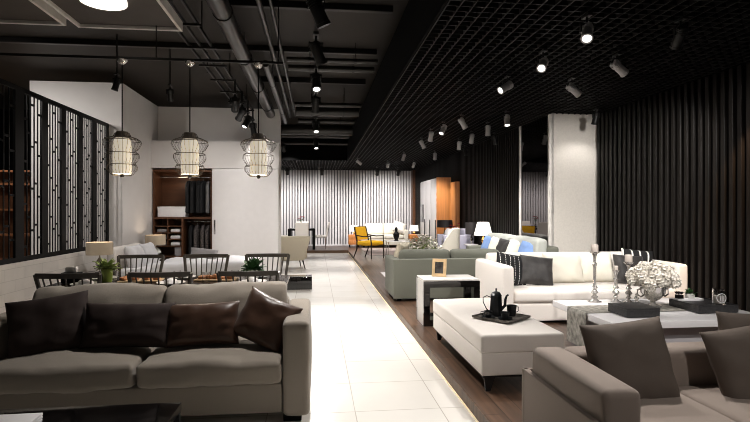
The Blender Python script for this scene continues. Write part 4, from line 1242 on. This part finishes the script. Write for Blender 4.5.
# ------------------------------------------------------------------ middle distance on the platform
t = thing('tub_chair', 'cream curved tub chair beyond the sage sofa', 'armchair', (2.80, 11.25, PL), PI / 2 - .35)
t.scale = (.85, .85, 1)
sh = MB(); vs = []; fs = []
for i in range(25):
    a = PI * (-.12) + PI * 1.24 * i / 24
    top = .52 + .40 * min(1, 1.5 * max(0, math.sin(max(0, min(PI, a))))) ** .8
    for (r, z) in ((.40, .2), (.42, top), (.36, top + .01), (.33, .3)):
        vs.append((r * math.cos(a), -r * math.sin(a) * 1.0, z))
for i in range(24):
    for k in range(4):
        fs.append((4 * i + k, 4 * i + (k + 1) % 4, 4 * i + 4 + (k + 1) % 4, 4 * i + 4 + k))
fs += [(3, 2, 1, 0), (96, 97, 98, 99)]
sh.add(vs, fs).build('shell_back', 'cream', t)
MB().rbox(-.31, .31, -.3, .36, .2, .44, .05, 5, (0, 0, .02)).build('seat', 'cream', t)
for sx in (-1, 1):
    for sy in (-1, 1):
        MB().cyl((sx * .24, sy * .24, 0), (sx * .22, sy * .22, .2), .012, .018, 8).build('leg', 'dark_wood', t)
t = sofa('armchair', 'lavender grey armchair beside the cream tub chair', (2.92, 12.1, PL), -PI / 2, .75, .72, .45, .74, .88, 'lavender', .14, 1, .08)
pillow('throw_pillow', 'white cushion on the lavender armchair', 'duvet', .42, .42, .15, (3.12, 12.1, .78), (R_(-20), 0, R_(-85)), None, 61)
def little_table(loc, label, h, r, m='lacquer', lm='gold'):
    t = thing('side_table', label, 'side table', loc)
    MB().cyl((0, 0, h - .02), (0, 0, h), r, seg=28).build('tabletop', m, t)
    MB().cyl((0, 0, .012), (0, 0, h - .02), .015, seg=10).build('stem', lm, t)
    MB().cyl((0, 0, 0), (0, 0, .012), r * .6, seg=24).build('foot', lm, t)
little_table((3.42, 10.4, PL), 'round side table under the white cone lamp', .58, .16)
table_lamp((3.42, 10.4, PL + .581), 'table lamp with white cone shade and gold base by the dark wall', 'shade_white', .19, .12, .27, .22, 'gold', globe=.05, light=6)
little_table((3.2, 12.75, PL), 'round side table under the black lamp nearest the fridge', .55, .2)
table_lamp((3.2, 12.75, PL + .551), 'table lamp with wide black shade in front of the orange wood panel', 'shade_black', .2, .19, .18, .34, 'gold', globe=.04)
little_table((3.5, 11.5, PL), 'round side table under the black cylinder lamp by the dark wall', .55, .16)
table_lamp((3.5, 11.5, PL + .551), 'table lamp with tall black cylinder shade against the dark wall', 'shade_black', .13, .13, .27, .22, 'steel', globe=.04)
vase_flowers((3.36, 12.45, PL), 'tall floor vase of red flowers between the black lamps', 'steel', 'red', 10, .13, .62, .40, 'floor_vase', .07)
t = thing('stool', 'low white stool under the flowering plant', 'stool', (2.15, 10.4, PL))
MB().rbox(-.25, .25, -.25, .25, .3, .36, .02, 2).build('seat', 'lacquer', t)
for sx in (-1, 1):
    for sy in (-1, 1):
        MB().box(sx * .22 - .02, sx * .22 + .02, sy * .22 - .02, sy * .22 + .02, 0, .3).build('leg', 'lacquer', t, False)
t = thing('flowering_plant', 'loose white flowering plant beyond the sage sofa', 'plant', (2.15, 10.4, PL + .361))
t.scale = (1.25, 1.25, 1.15)
MB().lathe([(.001, 0), (.07, 0), (.09, .1), (.08, .1), (.001, .08)], seg=18).build('pot', 'porcelain', t)
fo = MB(); pe = MB()
for i in range(150):
    a = rnd(0, 2 * PI); el = rnd(.1, 1.4); L = rnd(.15, .32)
    d = Vector((math.cos(a) * math.cos(el), math.sin(a) * math.cos(el), math.sin(el)))
    p = Vector((0, 0, .08)) + d * L
    fo.leaf(Vector((0, 0, .08)) + d * L * .5, d, L * .5, .035, bend=.5)
    for j in range(6):
        b = rnd(0, 2 * PI)
        pe.leaf(p, (math.cos(b), math.sin(b), rnd(-.2, .9)), .05, .042)
fo.build('foliage', 'leaf_lime', t, True, 180); pe.build('petals', 'petal', t, True, 180)

# fridge and wooden panels
t = thing('refrigerator', 'tall white fridge cabinet with black dispenser set into orange wood', 'fridge', (3.29, 14.0, PL))
MB().box(.012, .36, 0.003, 2.2, 0, 2.21).build('body', 'lacquer', t, False)
for k, (a, b) in enumerate(((.02, .72), (.73, 1.44), (1.45, 2.18))):
    d = MB().rbox(-.012, .012, a, b, .03, 2.19, .004, 1).build('door', 'lacquer', t)
    MB().box(-.03, -.012, a + .05, a + .08, .35, 1.05).build('handle', 'black', d, False)
MB().box(-.03, -.012, 1.7, 2.1, .95, 1.5).build('dispenser', 'black_gloss', t, False)
MB().box(-.012, .39, -.04, 0, 0, 2.22).build('side_panel', 'orange_wood', t, False)
t = thing('wood_panel', 'narrow upright orange wood panel on the dark wall before the fridge', 'panel', (3.6, 13.1, PL))
MB().rbox(-.03, .085, 0, .5, 0, 2.06, .004, 1).build('panel_board', 'orange_wood', t)

# ------------------------------------------------------------------ far lounge
t = sofa('sofa', 'pale cream two-seat sofa against the far slatted wall', (2.45, 18.45, PL), 0, 1.7, .85, .44, .62, .72, 'cream', .16, 2, .08, None, False, 'cream', 2)
pillow('throw_pillow', 'fluffy white cushion at the right end of the far cream sofa', 'petal', .48, .42, .2, (2.98, 18.6, .80), (R_(-25), R_(18), 0), None, 71)
nightstand(1.36, 18.7, PL, 'wooden side cabinet left of the far cream sofa', 'orange_wood', .2)
table_lamp((1.36, 18.7, PL + .451), 'white drum table lamp left of the far cream sofa', 'shade_white', .17, .15, .2, .12, 'gold', globe=.05, light=5)
nightstand(3.55, 18.7, PL, 'wooden side cabinet right of the far cream sofa', 'orange_wood', .2)
table_lamp((3.55, 18.7, PL + .451), 'white drum table lamp right of the far cream sofa', 'shade_white', .17, .15, .2, .12, 'gold', globe=.05, light=5)
tag(MB().rbox(1.55, 3.2, 15.2, 17.9, PL + .001, PL + .012, .004, 2).build('area_rug', 'rug'), 'pale pinkish rug in front of the far cream sofa', 'rug')
tag(MB().rbox(1.35, 2.55, 10.0 - 1.15, 10.9, PL + .001, PL + .010, .004, 2).build('area_rug', 'paper'), 'white rug reaching from under the sage sofa', 'rug')
t = thing('coffee_table', 'small glass and steel coffee table before the far cream sofa', 'coffee table', (2.35, 14.9, PL))
MB().rbox(-.35, .35, -.3, .3, .42, .44, .004, 1).build('tabletop', 'marble', t)
for sx in (-1, 1):
    for sy in (-1, 1):
        MB().cyl((sx * .3, sy * .25, 0), (sx * .3, sy * .25, .42), .012, seg=8).build('leg', 'chrome', t)
t = thing('figurine', 'black carved figurine on the small far coffee table', 'figurine', (2.3, 14.85, PL + .441))
MB().lathe([(.001, 0), (.07, 0), (.05, .04), (.085, .12), (.09, .2), (.05, .25), (.03, .28), (.045, .33), (.03, .38), (.001, .4)], seg=14).build('statue_body', 'black', t)
t = thing('accent_chair', 'yellow armchair with dark wooden frame at the platform edge', 'armchair', (1.48, 14.32, PL), R_(-135))
for sx in (-1, 1):
    MB().tube([(sx * .25, -.38, 0), (sx * .25, -.26, .25), (sx * .25, -.25, .45), (sx * .25, -.36, .86)], [.016, .02, .022, .018], 8).build('back_leg', 'dark_wood', t)
    MB().tube([(sx * .27, .27, 0), (sx * .27, .27, .40), (sx * .28, .25, .61)], [.014, .02, .016], 8).build('front_leg', 'dark_wood', t)
    MB().tube([(sx * .25, -.29, .63), (sx * .28, 0, .60), (sx * .28, .27, .62)], .016, 8).build('armrest', 'dark_wood', t)
MB().rbox(-.26, .26, -.25, .28, .36, .47, .035, 5, (0, 0, .02)).build('seat', 'yellow', t)
MB().rbox(-.22, .22, -.30, -.24, .50, .86, .025, 4, fn=lambda x, y, z: (x, y - .26 * (z - .5), z)).build('backrest', 'yellow', t)
MB().box(-.25, .25, -.385, -.35, .84, .87).build('top_rail', 'dark_wood', t, False)

# ------------------------------------------------------------------ lights of the pendants, glow of the disc
for x in (-2.0, -1.32, -.61):
    l = bpy.data.lights.new('pendant_bulb', 'POINT'); l.energy = 9; l.color = (1, .85, .66); l.shadow_soft_size = .05
    lo = bpy.data.objects.new('pendant_bulb', l); COL.objects.link(lo); lo.location = (x, 5.67, 1.62)
# ------------------------------------------------------------------ world, camera, view
w = bpy.data.worlds.new('world'); SC.world = w; w.use_nodes = True
w.node_tree.nodes['Background'].inputs[0].default_value = (1, .95, .9, 1)
w.node_tree.nodes['Background'].inputs[1].default_value = .07
cam = bpy.data.cameras.new('camera'); co = bpy.data.objects.new('camera', cam); COL.objects.link(co)
cam.sensor_width = 36; cam.lens = 36 * 520.8 / 750
co.location = (0, 0, 1.39); co.rotation_euler = (PI / 2, 0, -math.atan(59 / 520.8))
cam.clip_start = .05
SC.camera = co
SC.view_settings.view_transform = 'Standard'
SC.view_settings.look = 'None'
SC.view_settings.exposure = 0
SC.view_settings.gamma = 1
SC.cycles.pixel_filter_type = 'BLACKMAN_HARRIS'
SC.cycles.filter_width = 1.0
SC.cycles.max_bounces = 6
SC.cycles.sample_clamp_indirect = 4
